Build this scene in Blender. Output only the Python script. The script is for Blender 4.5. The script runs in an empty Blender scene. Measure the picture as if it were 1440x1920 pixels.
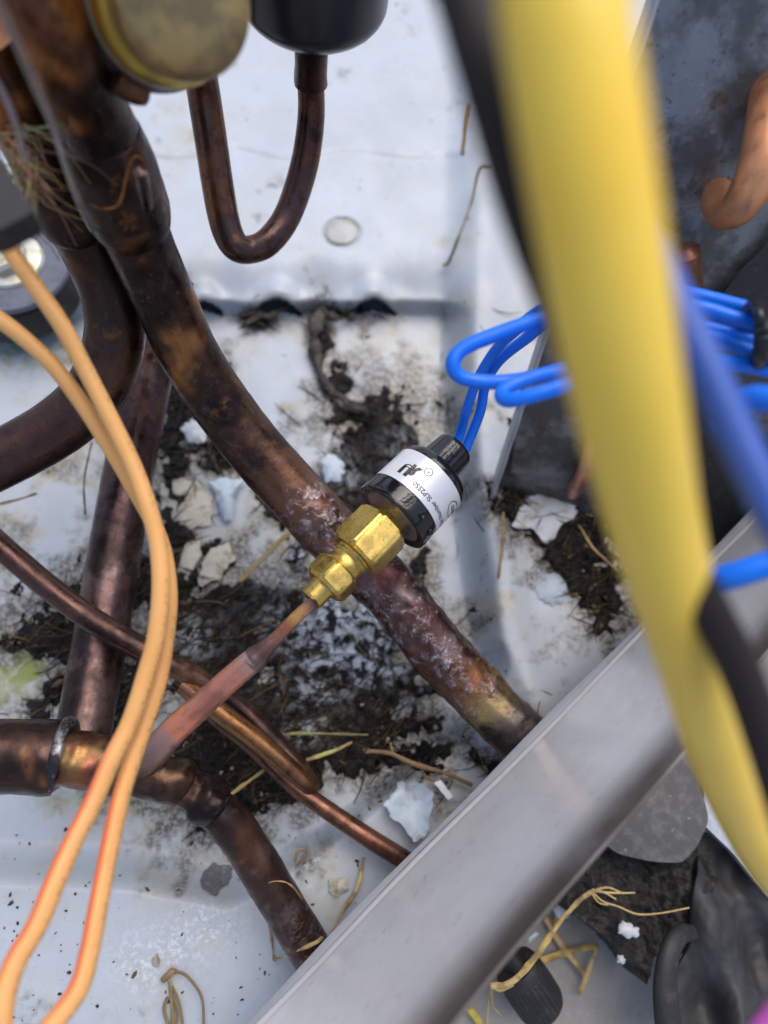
import bpy, math, random
import numpy as np
from mathutils import Vector

random.seed(7)
rng = np.random.default_rng(11)
S = bpy.context.scene
COL = S.collection

# ------------------------------------------------------------------ camera, world, sun
F = 1321.0                     # focal length in photo pixels (1440 x 1920)
NU, NV = 590.0, 1389.0         # where the plumb line under the lens falls in the photo
GZ = 0.03                      # the pan stands 3 cm above the concrete
H = 0.26                       # lens above the pan
_n = np.array([-(NU - 720) / F, -(960 - NV) / F, 1.0]); _n /= np.linalg.norm(_n)
_y = np.array([0, 1.0, 0]) - _n[1] * _n; _y /= np.linalg.norm(_y)
_x = np.cross(_y, _n)
M = np.array([_x, _y, _n])     # camera axes -> world
CAM = np.array([0, 0, H + GZ])

cd = bpy.data.cameras.new('camera'); cam = bpy.data.objects.new('camera', cd); COL.objects.link(cam)
S.camera = cam
from mathutils import Matrix
mw = Matrix([[M[i][0], M[i][1], M[i][2], CAM[i]] for i in range(3)] + [[0, 0, 0, 1]])
cam.matrix_world = mw
cd.sensor_fit = 'VERTICAL'; cd.sensor_height = 36; cd.sensor_width = 27
cd.lens = 36 * F / 1920
cd.clip_start = 0.005; cd.clip_end = 200
cd.dof.use_dof = True; cd.dof.focus_distance = 0.2; cd.dof.aperture_fstop = 7.1

SUN_EL, SUN_AZ = math.radians(66), math.radians(30)
W = bpy.data.worlds.new('World'); S.world = W; W.use_nodes = True
wn = W.node_tree.nodes; wl = W.node_tree.links
bg = wn['Background']
sky = wn.new('ShaderNodeTexSky'); sky.sky_type = 'NISHITA'; sky.sun_disc = False
sky.sun_elevation = SUN_EL; sky.sun_rotation = SUN_AZ
sky.air_density = 1.0; sky.dust_density = 3.0; sky.ozone_density = 1.0
wl.new(sky.outputs[0], bg.inputs[0]); bg.inputs[1].default_value = 0.15
sl = bpy.data.lights.new('sun', 'SUN'); sl.energy = 1.3; sl.angle = math.radians(55); sl.color = (1, 0.95, 0.88)
so = bpy.data.objects.new('sun', sl); COL.objects.link(so)
sd = Vector((math.sin(SUN_AZ) * math.cos(SUN_EL), math.cos(SUN_AZ) * math.cos(SUN_EL), math.sin(SUN_EL)))
so.rotation_euler = sd.to_track_quat('Z', 'Y').to_euler(); so.location = (0, 0, 3)
S.view_settings.view_transform = 'Standard'; S.view_settings.look = 'None'
S.view_settings.exposure = 0.46; S.view_settings.gamma = 1
S.cycles.max_bounces = 8

# ------------------------------------------------------------------ geometry helpers
def ray(u, v):
    return M @ np.array([(u - 720) / F, (960 - v) / F, -1.0])
def P(u, v, z):                # photo pixel at height z above the pan -> world
    r = ray(u, v); return CAM + r * ((z - H) / r[2])
def Dp(u, v, d):               # photo pixel at distance d along the lens axis -> world
    return CAM + ray(u, v) * d
def pix(p):
    c = (np.asarray(p) - CAM) @ M; return 720 - F * c[0] / c[2], 960 + F * c[1] / c[2]
def depth(p):
    return float(-((np.asarray(p) - CAM) @ M)[2])
def Pgrid(U, V, Z):
    a = (U - 720) / F; b = (960 - V) / F
    rx = M[0, 0] * a + M[0, 1] * b - M[0, 2]; ry = M[1, 0] * a + M[1, 1] * b - M[1, 2]; rz = M[2, 0] * a + M[2, 1] * b - M[2, 2]
    t = (Z - H) / rz
    return np.stack([CAM[0] + rx * t, CAM[1] + ry * t, CAM[2] + rz * t], -1)

_T = rng.random((64, 64, 64))
def vn3(x, y, z):
    xi, yi, zi = np.floor(x).astype(int), np.floor(y).astype(int), np.floor(z).astype(int)
    fx, fy, fz = x - xi, y - yi, z - zi
    fx, fy, fz = [f * f * (3 - 2 * f) for f in (fx, fy, fz)]
    g = lambda a, b, c: _T[(xi + a) & 63, (yi + b) & 63, (zi + c) & 63]
    l = lambda p, q, f: p + (q - p) * f
    return l(l(l(g(0, 0, 0), g(1, 0, 0), fx), l(g(0, 1, 0), g(1, 1, 0), fx), fy),
             l(l(g(0, 0, 1), g(1, 0, 1), fx), l(g(0, 1, 1), g(1, 1, 1), fx), fy), fz)
def fbm(p, scale, oct=4, seed=0.0):
    x, y, z = p[..., 0] * scale + seed * 7.3 + 500, p[..., 1] * scale + seed * 3.1 + 500, p[..., 2] * scale + seed * 5.7 + 500
    s = 0; a = 0.5; t = 0
    for k in range(oct):
        s = s + a * vn3(x, y, z); t += a; a *= 0.55; x = x * 2.03 + 11; y = y * 2.03 + 5; z = z * 2.03 + 3
    return s / t
def sm(a, b, x):
    t = np.clip((x - a) / (b - a), 0, 1); return t * t * (3 - 2 * t)

def tag(o, label=None, cat=None, group=None, kind=None):
    if label: o['label'] = label
    if cat: o['category'] = cat
    if group: o['group'] = group
    if kind: o['kind'] = kind
    return o
WLOC = {}
def place(o, loc, parent):
    loc = np.asarray(loc, float)
    WLOC[o.name] = loc
    if parent is not None:
        o.parent = parent; o.location = loc - WLOC[parent.name]
    else:
        o.location = loc
def empty(name, loc):
    o = bpy.data.objects.new(name, None); COL.objects.link(o); o.empty_display_size = 0.01
    place(o, loc, None); return o
def mesh(name, verts, faces, mat, parent=None, smooth=True, cols=None, attrs=None, angle=40, origin=None):
    verts = np.asarray(verts, float)
    o0 = verts.mean(0) if origin is None else np.asarray(origin, float)
    me = bpy.data.meshes.new(name)
    me.from_pydata((verts - o0).tolist(), [], faces if isinstance(faces, list) else faces.tolist())
    if smooth:
        me.polygons.foreach_set('use_smooth', np.ones(len(me.polygons), bool))
        if angle: me.set_sharp_from_angle(angle=math.radians(angle))
    if cols is not None:
        a = me.color_attributes.new('Col', 'FLOAT_COLOR', 'POINT')
        c = np.ones((len(verts), 4)); c[:, :3] = cols; a.data.foreach_set('color', c.ravel())
    for k, val in (attrs or {}).items():
        a = me.attributes.new(k, 'FLOAT', 'POINT'); a.data.foreach_set('value', np.asarray(val, float).ravel())
    me.update()
    if mat: me.materials.append(mat)
    o = bpy.data.objects.new(name, me); COL.objects.link(o)
    place(o, o0, parent)
    return o

def catmull(pts, sub):
    pts = np.asarray(pts, float); n = len(pts); out = []
    ext = np.vstack([2 * pts[0] - pts[1], pts, 2 * pts[-1] - pts[-2]])
    for i in range(n - 1):
        p0, p1, p2, p3 = ext[i:i + 4]
        for k in range(sub):
            t = k / sub
            out.append(0.5 * ((2 * p1) + (p2 - p0) * t + (2 * p0 - 5 * p1 + 4 * p2 - p3) * t * t + (3 * p1 - p0 - 3 * p2 + p3) * t ** 3))
    out.append(pts[-1]); return np.array(out)

def sweep(c, r, segs, flat=1.0):
    """rings along a 3-D centre line, rounded ends; returns verts, faces, s (0..1), angle"""
    n = len(c)
    tan = np.gradient(c, axis=0); tan /= np.linalg.norm(tan, axis=1)[:, None] + 1e-12
    a = np.array([0, 0, 1.0])
    if abs(tan[0] @ a) > 0.9: a = np.array([1.0, 0, 0])
    nrm = a - (a @ tan[0]) * tan[0]; nrm /= np.linalg.norm(nrm)
    L = np.concatenate([[0], np.cumsum(np.linalg.norm(np.diff(c, axis=0), axis=1))]); L /= L[-1] + 1e-12
    rings = []; ss = []
    ph = np.arange(segs) * 2 * np.pi / segs
    def ring(cc, t, nn, rr, s):
        b = np.cross(t, nn)
        rings.append(cc + rr * (np.cos(ph)[:, None] * nn * flat + np.sin(ph)[:, None] * b)); ss.append(s)
    for i in range(n):
        nrm = nrm - (nrm @ tan[i]) * tan[i]; nrm /= np.linalg.norm(nrm)
        if i == 0:
            for q in (0.25, 0.7, 0.93): ring(c[0] - tan[0] * r[0] * 0.35 * (1 - q), tan[0], nrm, r[0] * q, 0)
        ring(c[i], tan[i], nrm, r[i], L[i])
        if i == n - 1:
            for q in (0.93, 0.7, 0.25): ring(c[i] + tan[i] * r[i] * 0.35 * (1 - q), tan[i], nrm, r[i] * q, 1)
    V = np.vstack(rings); m = len(rings)
    i, j = np.meshgrid(np.arange(m - 1), np.arange(segs), indexing='ij'); j2 = (j + 1) % segs
    Fq = np.stack([i * segs + j, i * segs + j2, (i + 1) * segs + j2, (i + 1) * segs + j], -1).reshape(-1, 4).tolist()
    Fq.append(list(range(segs))[::-1]); Fq.append(list(range((m - 1) * segs, m * segs)))
    return V, Fq, np.repeat(ss, segs), np.tile(ph, m)

def tube(name, pts, mat, parent=None, mode='z', segs=20, sub=8, stops=None, blot=None, lump=None, flat=1.0, crust=None, wk=1.0):
    """pts: (u, v, width in px, z or d). Colour stops run along the tube; blot mixes a second colour in by noise."""
    C3 = []; R = []
    for u, v, w, z in pts:
        p = P(u, v, z) if mode == 'z' else Dp(u, v, z)
        C3.append(p); R.append(wk * w / 2 * depth(p) / F)
    cc = catmull(np.hstack([np.array(C3), np.array(R)[:, None]]), sub)
    V, Fq, s, ang = sweep(cc[:, :3], cc[:, 3], segs, flat)
    cols = None; attrs = {'along': s, 'around': ang / (2 * np.pi)}
    if lump:
        amp, sc, fn = lump
        ctr = np.repeat(np.vstack([cc[:1, :3]] * 3 + [cc[:, :3]] + [cc[-1:, :3]] * 3), segs, axis=0)
        d = V - ctr; d /= np.linalg.norm(d, axis=1)[:, None] + 1e-9
        k = fn(s) if fn else 1.0
        V = V + d * (amp * k * ((fbm(V, sc, 3, 2) - 0.5) * 2 + (fbm(V, sc * 2.6, 2, 6) - 0.5) * .9))[:, None]
    if stops:
        xs = [q[0] for q in stops]
        cols = np.stack([np.interp(s, xs, [q[1][k] for q in stops]) for k in range(3)], -1)
        for b in (blot or []):
            col, sc, lo, hi, amt, sd_ = b[:6]
            m = sm(lo, hi, fbm(V, sc, 4, sd_)) * amt
            if len(b) > 6: m = m * b[6](s)
            cols = cols * (1 - m[:, None]) + np.array(col) * m[:, None]
    if crust: attrs['crust'] = crust(s) * np.ones_like(s)
    return mesh(name, V, Fq, mat, parent, cols=cols, attrs=attrs, angle=60)

def frame(axis):
    axis = axis / np.linalg.norm(axis)
    toc = np.array([0, 0, 1.0]) if abs(axis[2]) < 0.9 else np.array([0, 1.0, 0])
    e = toc - (toc @ axis) * axis; e /= np.linalg.norm(e)
    return axis, e, np.cross(axis, e)
def lathe(name, prof, org, axis, mat, parent=None, segs=40, e0=None, rfn=None, angle=35, close=True, cols=None, attrs_noise=None):
    axis = axis / np.linalg.norm(axis)
    if e0 is None: _, e, b = frame(axis)
    else:
        e = e0 - (e0 @ axis) * axis; e /= np.linalg.norm(e); b = np.cross(axis, e)
    ph = np.arange(segs) * 2 * np.pi / segs
    V = []
    for t, r in prof:
        rr = r * np.ones(segs) if rfn is None else rfn(ph, t, r)
        V.append(org + axis * t + (np.cos(ph) * rr)[:, None] * e + (np.sin(ph) * rr)[:, None] * b)
    V = np.vstack(V); m = len(prof)
    i, j = np.meshgrid(np.arange(m - 1), np.arange(segs), indexing='ij'); j2 = (j + 1) % segs
    Fq = np.stack([i * segs + j, i * segs + j2, (i + 1) * segs + j2, (i + 1) * segs + j], -1).reshape(-1, 4).tolist()
    if close: Fq.append(list(range(segs))[::-1]); Fq.append(list(range((m - 1) * segs, m * segs)))
    return mesh(name, V, Fq, mat, parent, angle=angle)

def resample(poly, n, jit=0.0, seed=0):
    poly = np.array(poly, float); q = np.vstack([poly, poly[:1]])
    L = np.concatenate([[0], np.cumsum(np.linalg.norm(np.diff(q, axis=0), axis=1))])
    t = np.linspace(0, L[-1], n, endpoint=False)
    o = np.stack([np.interp(t, L, q[:, k]) for k in range(2)], -1)
    if jit:
        r = np.random.default_rng(seed); c = o.mean(0)
        a = r.normal(0, 1, n); a = (a + np.roll(a, 1) + np.roll(a, -1)) / 2
        o = o + (o - c) / (np.linalg.norm(o - c, axis=1)[:, None] + 1e-6) * (a * jit)[:, None]
    return o
def sheet(name, poly, zf, mat, parent=None, n=72, rings=8, thick=0.0006, jit=0.0, seed=0, bulge=0.0, rough=(0, 0), smoothp=0, mode='z', center=None, angle=50):
    """a star-shaped slab: outline in photo pixels, real height zf(u, v), real thickness"""
    b = resample(poly, n, jit, seed)
    for _ in range(smoothp): b = (b + (np.roll(b, 1, 0) + np.roll(b, -1, 0)) / 2) / 2
    c = b.mean(0) if center is None else np.array(center, float)
    bs = b.copy()
    for _ in range(n // 3): bs = (bs + (np.roll(bs, 1, 0) + np.roll(bs, -1, 0)) / 2) / 2
    V = []; top = []
    for k in range(rings, 0, -1):
        q = k / rings
        bq = bs + (b - bs) * q * q
        uv = c + (bq - c) * q
        z = np.array([zf(u, v) for u, v in uv]) * np.ones(n) + bulge * (1 - q * q)
        V.append(Pgrid(uv[:, 0], uv[:, 1], z))
    V = np.vstack(V + [Pgrid(np.array([c[0]]), np.array([c[1]]), np.array([zf(*c) + bulge]))])
    if rough[0]: V[:, 2] += rough[0] * (fbm(V, rough[1], 4, seed) - 0.5) * 2
    m = len(V); Bt = V.copy(); Bt[:, 2] -= thick
    Fq = []
    for k in range(rings - 1):
        for j in range(n):
            j2 = (j + 1) % n
            Fq.append([k * n + j, k * n + j2, (k + 1) * n + j2, (k + 1) * n + j])
    for j in range(n): Fq.append([(rings - 1) * n + j, (rings - 1) * n + (j + 1) % n, m - 1])
    Fb = [[x + m for x in f[::-1]] for f in Fq]
    side = [[j, j + m, (j + 1) % n + m, (j + 1) % n] for j in range(n)]
    # outline may run either way round: make the top face up
    a, b2, c2 = V[Fq[0][0]], V[Fq[0][1]], V[Fq[0][2]]
    if np.cross(b2 - a, c2 - a)[2] < 0:
        Fq = [f[::-1] for f in Fq]; Fb = [f[::-1] for f in Fb]; side = [f[::-1] for f in side]
    return mesh(name, np.vstack([V, Bt]), Fq + Fb + side, mat, parent, angle=angle)

# ------------------------------------------------------------------ materials
def pbr(name, col, rough=0.5, metal=0.0, var=(), bump=None, attr=False, spec=0.5, rvar=None, extra=None, coat=0.0):
    m = bpy.data.materials.new(name); m.use_nodes = True
    nt = m.node_tree; N = nt.nodes; Lk = nt.links; b = N['Principled BSDF']
    geo = N.new('ShaderNodeNewGeometry')
    def noise(scale, detail=4, rough_=0.6, dist=0.0, src=None):
        t = N.new('ShaderNodeTexNoise'); t.inputs['Scale'].default_value = scale; t.inputs['Detail'].default_value = detail
        t.inputs['Roughness'].default_value = rough_; t.inputs['Distortion'].default_value = dist
        Lk.new(src or geo.outputs['Position'], t.inputs['Vector']); return t.outputs['Fac']
    def ramp(src, lo, hi, a=0.0, z=1.0):
        r = N.new('ShaderNodeMapRange'); r.interpolation_type = 'SMOOTHSTEP'
        r.inputs['From Min'].default_value = lo; r.inputs['From Max'].default_value = hi
        r.inputs['To Min'].default_value = a; r.inputs['To Max'].default_value = z
        Lk.new(src, r.inputs['Value']); return r.outputs['Result']
    def mul(a, c):
        k = N.new('ShaderNodeMath'); k.operation = 'MULTIPLY'; Lk.new(a, k.inputs[0])
        if isinstance(c, (int, float)): k.inputs[1].default_value = c
        else: Lk.new(c, k.inputs[1])
        return k.outputs[0]
    def mix(a, c, f):
        k = N.new('ShaderNodeMix'); k.data_type = 'RGBA'
        if isinstance(a, tuple): k.inputs[6].default_value = (*a, 1)
        else: Lk.new(a, k.inputs[6])
        if isinstance(c, tuple): k.inputs[7].default_value = (*c, 1)
        else: Lk.new(c, k.inputs[7])
        if isinstance(f, (int, float)): k.inputs[0].default_value = f
        else: Lk.new(f, k.inputs[0])
        return k.outputs[2]
    def at(nm, out='Fac'):
        k = N.new('ShaderNodeAttribute'); k.attribute_name = nm; return k.outputs[out]
    tools = dict(N=N, L=Lk, noise=noise, ramp=ramp, mul=mul, mix=mix, at=at, b=b, geo=geo)
    c = at('Col', 'Color') if attr else col
    for v in var:
        scale, c2, lo, hi, amt = v[:5]
        c = mix(c, c2, mul(ramp(noise(scale, v[5] if len(v) > 5 else 5, 0.65), lo, hi), amt))
    r_out = None; h = None
    if bump: h = mul(noise(bump[0], 5, 0.6), 1.0)
    if rvar: r_out = ramp(noise(rvar[0], 4), rvar[1], rvar[2], rvar[3], rvar[4])
    if extra: c, r_out, h = extra(tools, c, r_out, h)
    if isinstance(c, tuple): b.inputs['Base Color'].default_value = (*c, 1)
    else: Lk.new(c, b.inputs['Base Color'])
    b.inputs['Roughness'].default_value = rough
    if r_out is not None: Lk.new(r_out, b.inputs['Roughness'])
    b.inputs['Metallic'].default_value = metal; b.inputs['IOR'].default_value = 1.33 if name == 'wet_black_mud' else 1.5
    b.inputs['Specular IOR Level'].default_value = spec
    b.inputs['Coat Weight'].default_value = coat; b.inputs['Coat Roughness'].default_value = 0.10; b.inputs['Coat IOR'].default_value = 1.6
    if h is not None:
        bp = N.new('ShaderNodeBump'); bp.inputs['Strength'].default_value = bump[1] if bump else 0.5
        bp.inputs['Distance'].default_value = bump[2] if bump else 0.0004
        Lk.new(h, bp.inputs['Height']); Lk.new(bp.outputs[0], b.inputs['Normal'])
    return m

def copper_extra(t, c, r, h):
    # crust: pitted, whitish mauve corrosion where the tube carries it
    k = t['at']('crust')
    n1 = t['mul'](t['ramp'](t['noise'](330, 6, 0.7, 0.6), 0.47, 0.62), t['ramp'](t['noise'](75, 3, 0.6), 0.34, 0.52))
    n2 = t['ramp'](t['noise'](700, 5, 0.7), 0.47, 0.62)
    c = t['mix'](c, (0.25, 0.19, 0.20), t['mul'](t['mul'](k, n1), 0.8))
    c = t['mix'](c, (0.64, 0.59, 0.63), t['mul'](t['mul'](k, t['mul'](n1, n2)), 0.65))
    a = t['N'].new('ShaderNodeMath'); a.operation = 'ADD'
    t['L'].new(h, a.inputs[0]); t['L'].new(t['mul'](t['mul'](k, n1), 2.6), a.inputs[1])
    return c, r, a.outputs[0]
M_COPPER = pbr('oxidised_copper', (0.1, 0.05, 0.03), 0.4, 0.75, attr=True,
               var=[(260, (0.030, 0.016, 0.012), 0.50, 0.72, 0.75), (700, (0.30, 0.13, 0.065), 0.60, 0.78, 0.45), (90, (0.16, 0.085, 0.075), 0.52, 0.75, 0.35), (48, (0.014, 0.009, 0.008), 0.50, 0.64, 0.75), (130, (0.30, 0.115, 0.035), 0.58, 0.70, 0.55)],
               bump=(420, 0.35, 0.0003), rvar=(160, 0.3, 0.7, 0.18, 0.46), extra=copper_extra)
M_COPPERB = pbr('pink_copper', (0.55, 0.25, 0.16), 0.36, 0.6, attr=True,
                var=[(420, (0.16, 0.06, 0.04), 0.56, 0.74, 0.7), (1100, (0.7, 0.5, 0.4), 0.6, 0.75, 0.5)], bump=(700, 0.2, 0.0002), rvar=(200, 0.3, 0.7, 0.3, 0.5))
M_BRASS = pbr('brass', (0.74, 0.52, 0.14), 0.36, 1.0, var=[(240, (0.55, 0.36, 0.08), 0.5, 0.72, 0.7), (1300, (0.14, 0.08, 0.022), 0.57, 0.69, 0.85), (150, (0.42, 0.29, 0.09), 0.52, 0.66, 0.7), (500, (0.86, 0.70, 0.32), 0.55, 0.75, 0.5)],
              bump=(1600, 0.12, 0.00015), rvar=(500, 0.3, 0.7, 0.28, 0.46))
M_BRASSOLD = pbr('tarnished_brass', (0.42, 0.29, 0.12), 0.42, 0.8, var=[(130, (0.22, 0.155, 0.085), 0.42, 0.62, 0.85), (600, (0.45, 0.38, 0.2), 0.6, 0.75, 0.4)], bump=(500, 0.2, 0.0002))
M_BRASSYEL = pbr('yellow_brass_rim', (0.66, 0.45, 0.09), 0.4, 0.9, var=[(150, (0.28, 0.22, 0.08), 0.5, 0.7, 0.7)])
M_STEEL = pbr('dull_steel', (0.36, 0.34, 0.35), 0.4, 0.9, var=[(200, (0.16, 0.12, 0.11), 0.5, 0.7, 0.7)], bump=(600, 0.2, 0.0002))
M_CAPDISC = pbr('stained_metal_disc', (0.42, 0.37, 0.34), 0.4, 0.8, var=[(260, (0.07, 0.055, 0.045), 0.45, 0.65, 0.8), (800, (0.5, 0.45, 0.38), 0.62, 0.76, 0.5)], bump=(600, 0.3, 0.0002))
M_BLACKGLOSS = pbr('gloss_black_resin', (0.008, 0.008, 0.009), 0.1, 0.0, spec=0.6, var=[(900, (0.06, 0.055, 0.05), 0.68, 0.76, 0.5)], bump=(170, 0.22, 0.0006))
M_BLACKDOME = pbr('black_enamel', (0.010, 0.010, 0.014), 0.28, 0.0, var=[(700, (0.10, 0.09, 0.09), 0.66, 0.75, 0.6)], bump=(300, 0.15, 0.0003))
M_LABEL = pbr('silver_label', (0.76, 0.77, 0.79), 0.36, 0.25, var=[(400, (0.66, 0.67, 0.7), 0.5, 0.7, 0.5)], bump=(900, 0.05, 0.0001))
M_INK = pbr('black_ink', (0.015, 0.013, 0.013), 0.5)
M_INKFADE = pbr('worn_ink', (0.09, 0.075, 0.07), 0.5, var=[(1500, (0.35, 0.33, 0.33), 0.5, 0.7, 0.5)])
M_RUBBER = pbr('black_rubber', (0.014, 0.013, 0.013), 0.55, var=[(300, (0.05, 0.04, 0.034), 0.52, 0.7, 0.7), (900, (0.16, 0.15, 0.14), 0.68, 0.76, 0.4)], bump=(500, 0.3, 0.0004))
M_SHEETBLACK = pbr('black_plastic_sheet', (0.022, 0.021, 0.022), 0.6, var=[(60, (0.045, 0.044, 0.048), 0.45, 0.7, 0.7), (900, (0.2, 0.2, 0.2), 0.68, 0.76, 0.5)], bump=(160, 0.3, 0.0008))
M_FOAM = pbr('crumbling_black_foam', (0.014, 0.012, 0.011), 0.7, var=[(330, (0.06, 0.05, 0.04), 0.5, 0.65, 0.8), (800, (0.17, 0.15, 0.12), 0.6, 0.7, 0.55), (130, (0.42, 0.42, 0.46), 0.66, 0.76, 0.7)], bump=(600, 0.9, 0.0015))
M_SPECK = pbr('speckled_grey_rubber', (0.07, 0.066, 0.064), 0.55, var=[(240, (0.14, 0.135, 0.125), 0.45, 0.68, 0.8), (330, (0.34, 0.33, 0.25), 0.64, 0.72, 0.7), (900, (0.03, 0.028, 0.026), 0.6, 0.72, 0.6)], bump=(500, 0.3, 0.0003))
M_BLUE = pbr('blue_insulation', (0.004, 0.16, 0.80), 0.36, var=[(60, (0.004, 0.125, 0.66), 0.45, 0.7, 0.6), (420, (0.07, 0.19, 0.62), 0.58, 0.75, 0.45)], rvar=(150, .3, .7, .3, .55), spec=0.4)
M_BLUE2 = pbr('pale_blue_insulation', (0.035, 0.10, 0.42), 0.4, var=[(60, (0.03, 0.08, 0.36), 0.45, 0.7, 0.6)], spec=0.4)
M_YELLOW = pbr('yellow_insulation', (0.92, 0.625, 0.08), 0.28, var=[(40, (0.88, 0.53, 0.04), 0.42, 0.7, 0.7)], spec=0.4)
M_BLACKW = pbr('black_insulation', (0.016, 0.011, 0.010), 0.6, spec=.3)
M_PINK = pbr('pink_insulation', (0.62, 0.13, 0.50), 0.45)
def orange_extra(t, c, r, h):
    al, ar = t['at']('along'), t['at']('around')
    # faded red pigment on the bottom stretch, printing along one side
    redm = t['mul'](t['mul'](t['ramp'](al, 0.66, 0.76), t['ramp'](al, 0.995, 0.90)), t['mul'](t['ramp'](ar, 0.06, 0.15), t['ramp'](ar, 0.42, 0.32)))
    c = t['mix'](c, (0.80, 0.12, 0.045), t['mul'](redm, 0.85))
    band = t['mul'](t['ramp'](ar, 0.815, 0.83), t['ramp'](ar, 0.935, 0.92))
    v = t['N'].new('ShaderNodeCombineXYZ'); t['L'].new(t['mul'](al, 130.0), v.inputs[0]); t['L'].new(t['mul'](ar, 14.0), v.inputs[1])
    pr = t['ramp'](t['noise'](1.6, 5, 0.7, 0.5, v.outputs[0]), 0.52, 0.60)
    gap = t['ramp'](t['noise'](0.12, 0, 0.5, 0, v.outputs[0]), 0.40, 0.46)
    c = t['mix'](c, (0.10, 0.045, 0.02), t['mul'](t['mul'](band, gap), t['mul'](pr, 0.6)))
    return c, r, h
M_ORANGE = pbr('orange_insulation', (0.76, 0.39, 0.13), 0.45, var=[(50, (0.70, 0.33, 0.10), 0.45, 0.7, 0.7), (110, (0.62, 0.27, 0.08), 0.58, 0.75, 0.45)], spec=0.35, extra=orange_extra)
M_STRAW = pbr('dry_straw', (0.42, 0.29, 0.11), 0.6, attr=True, var=[(700, (0.16, 0.10, 0.045), 0.52, 0.7, 0.6)])
M_FLAKE = pbr('peeled_paint_pale', (0.55, 0.585, 0.615), 0.5, var=[(160, (0.36, 0.32, 0.25), 0.5, 0.66, 0.8), (900, (0.32, 0.32, 0.33), 0.64, 0.75, 0.5)], bump=(400, 0.5, 0.0006))
M_FLAKEBLUE = pbr('peeled_paint_bluish', (0.46, 0.54, 0.62), 0.55, var=[(300, (0.54, 0.59, 0.63), 0.48, 0.66, 0.8), (110, (0.34, 0.28, 0.20), 0.56, 0.68, 0.8), (900, (0.2, 0.22, 0.24), 0.62, 0.74, 0.5)], bump=(500, 0.6, 0.0006))
M_FLAKECREAM = pbr('peeled_paint_cream', (0.48, 0.455, 0.38), 0.5, var=[(160, (0.24, 0.19, 0.115), 0.48, 0.64, 0.85), (900, (0.22, 0.18, 0.12), 0.64, 0.75, 0.6)], bump=(400, 0.4, 0.0005))
M_FLAKEWHITE = pbr('white_flake', (0.68, 0.69, 0.72), 0.5, var=[(400, (0.45, 0.42, 0.38), 0.55, 0.7, 0.7)], bump=(600, 0.5, 0.0006))
M_FLAKEDARK = pbr('dark_scab', (0.13, 0.13, 0.145), 0.7, var=[(500, (0.30, 0.30, 0.32), 0.5, 0.68, 0.7), (900, (0.05, 0.045, 0.045), 0.55, 0.7, 0.7)], bump=(700, 0.8, 0.001))
M_FLANGE = pbr('pale_sheet_flange', (0.40, 0.415, 0.44), 0.5, 0.0, var=[(120, (0.36, 0.34, 0.31), 0.5, 0.7, 0.6), (700, (0.2, 0.18, 0.16), 0.66, 0.75, 0.6)], bump=(500, 0.2, 0.0002))
M_GALV = pbr('galvanised_steel', (0.26, 0.265, 0.28), 0.46, 0.55, var=[(90, (0.20, 0.205, 0.215), 0.4, 0.65, 0.8), (260, (0.46, 0.47, 0.49), 0.58, 0.74, 0.6), (45, (0.10, 0.095, 0.09), 0.44, 0.60, 0.85), (120, (0.14, 0.075, 0.035), 0.58, 0.70, 0.8), (450, (0.10, 0.085, 0.07), 0.58, 0.68, 0.7), (1000, (0.04, 0.03, 0.025), 0.64, 0.74, 0.7)],
             bump=(500, 0.3, 0.0003), rvar=(120, 0.3, 0.7, 0.3, 0.55))
M_GALVPALE = pbr('pale_galvanised_steel', (0.34, 0.37, 0.41), 0.4, 0.6, var=[(500, (0.2, 0.21, 0.23), 0.5, 0.7, 0.7)], bump=(500, 0.3, 0.0003))
M_BOLT = pbr('zinc_bolt', (0.50, 0.50, 0.44), 0.42, 0.6, var=[(220, (0.32, 0.30, 0.16), 0.5, 0.68, 0.8)], bump=(500, 0.3, 0.0003))
M_WASHER = pbr('blue_grey_washer', (0.125, 0.135, 0.175), 0.45, 0.5, var=[(150, (0.09, 0.09, 0.10), 0.45, 0.68, 0.8), (600, (0.20, 0.20, 0.22), 0.6, 0.75, 0.5)], bump=(500, 0.3, 0.0003))
M_DARKSTRIP = pbr('dark_foam_and_shade', (0.030, 0.029, 0.029), 0.6, var=[(400, (0.07, 0.065, 0.06), 0.5, 0.7, 0.7)], bump=(500, 0.4, 0.0004))
M_SOLDER = pbr('solder_ring', (0.30, 0.29, 0.30), 0.38, 0.8, var=[(190, (0.035, 0.026, 0.024), 0.42, 0.56, 0.95)], bump=(400, 0.5, 0.0005))

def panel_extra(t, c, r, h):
    g = t['at']('grime_and_dark')
    c = t['mix'](c, (0.10, 0.08, 0.066), t['mul'](g, t['ramp'](t['noise'](45, 4), 0.15, 0.6, 0.75, 1.0)))  # brown darkening, full towards the rim, weaker at the inner edge
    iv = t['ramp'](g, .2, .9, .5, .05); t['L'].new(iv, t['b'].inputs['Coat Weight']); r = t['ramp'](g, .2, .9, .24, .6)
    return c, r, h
M_PANEL = pbr('gloss_grey_panel', (0.80, 0.785, 0.78), 0.24, 0.0, spec=0.6, coat=0.5, var=[(25, (0.71, 0.68, 0.665), 0.42, 0.68, 0.7), (70, (0.84, 0.83, 0.83), 0.54, 0.70, 0.5), (320, (0.46, 0.43, 0.41), 0.58, 0.74, 0.5), (800, (0.22, 0.19, 0.17), 0.68, 0.78, 0.7)], bump=(30, 0.05, 0.0005), extra=panel_extra)

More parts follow.
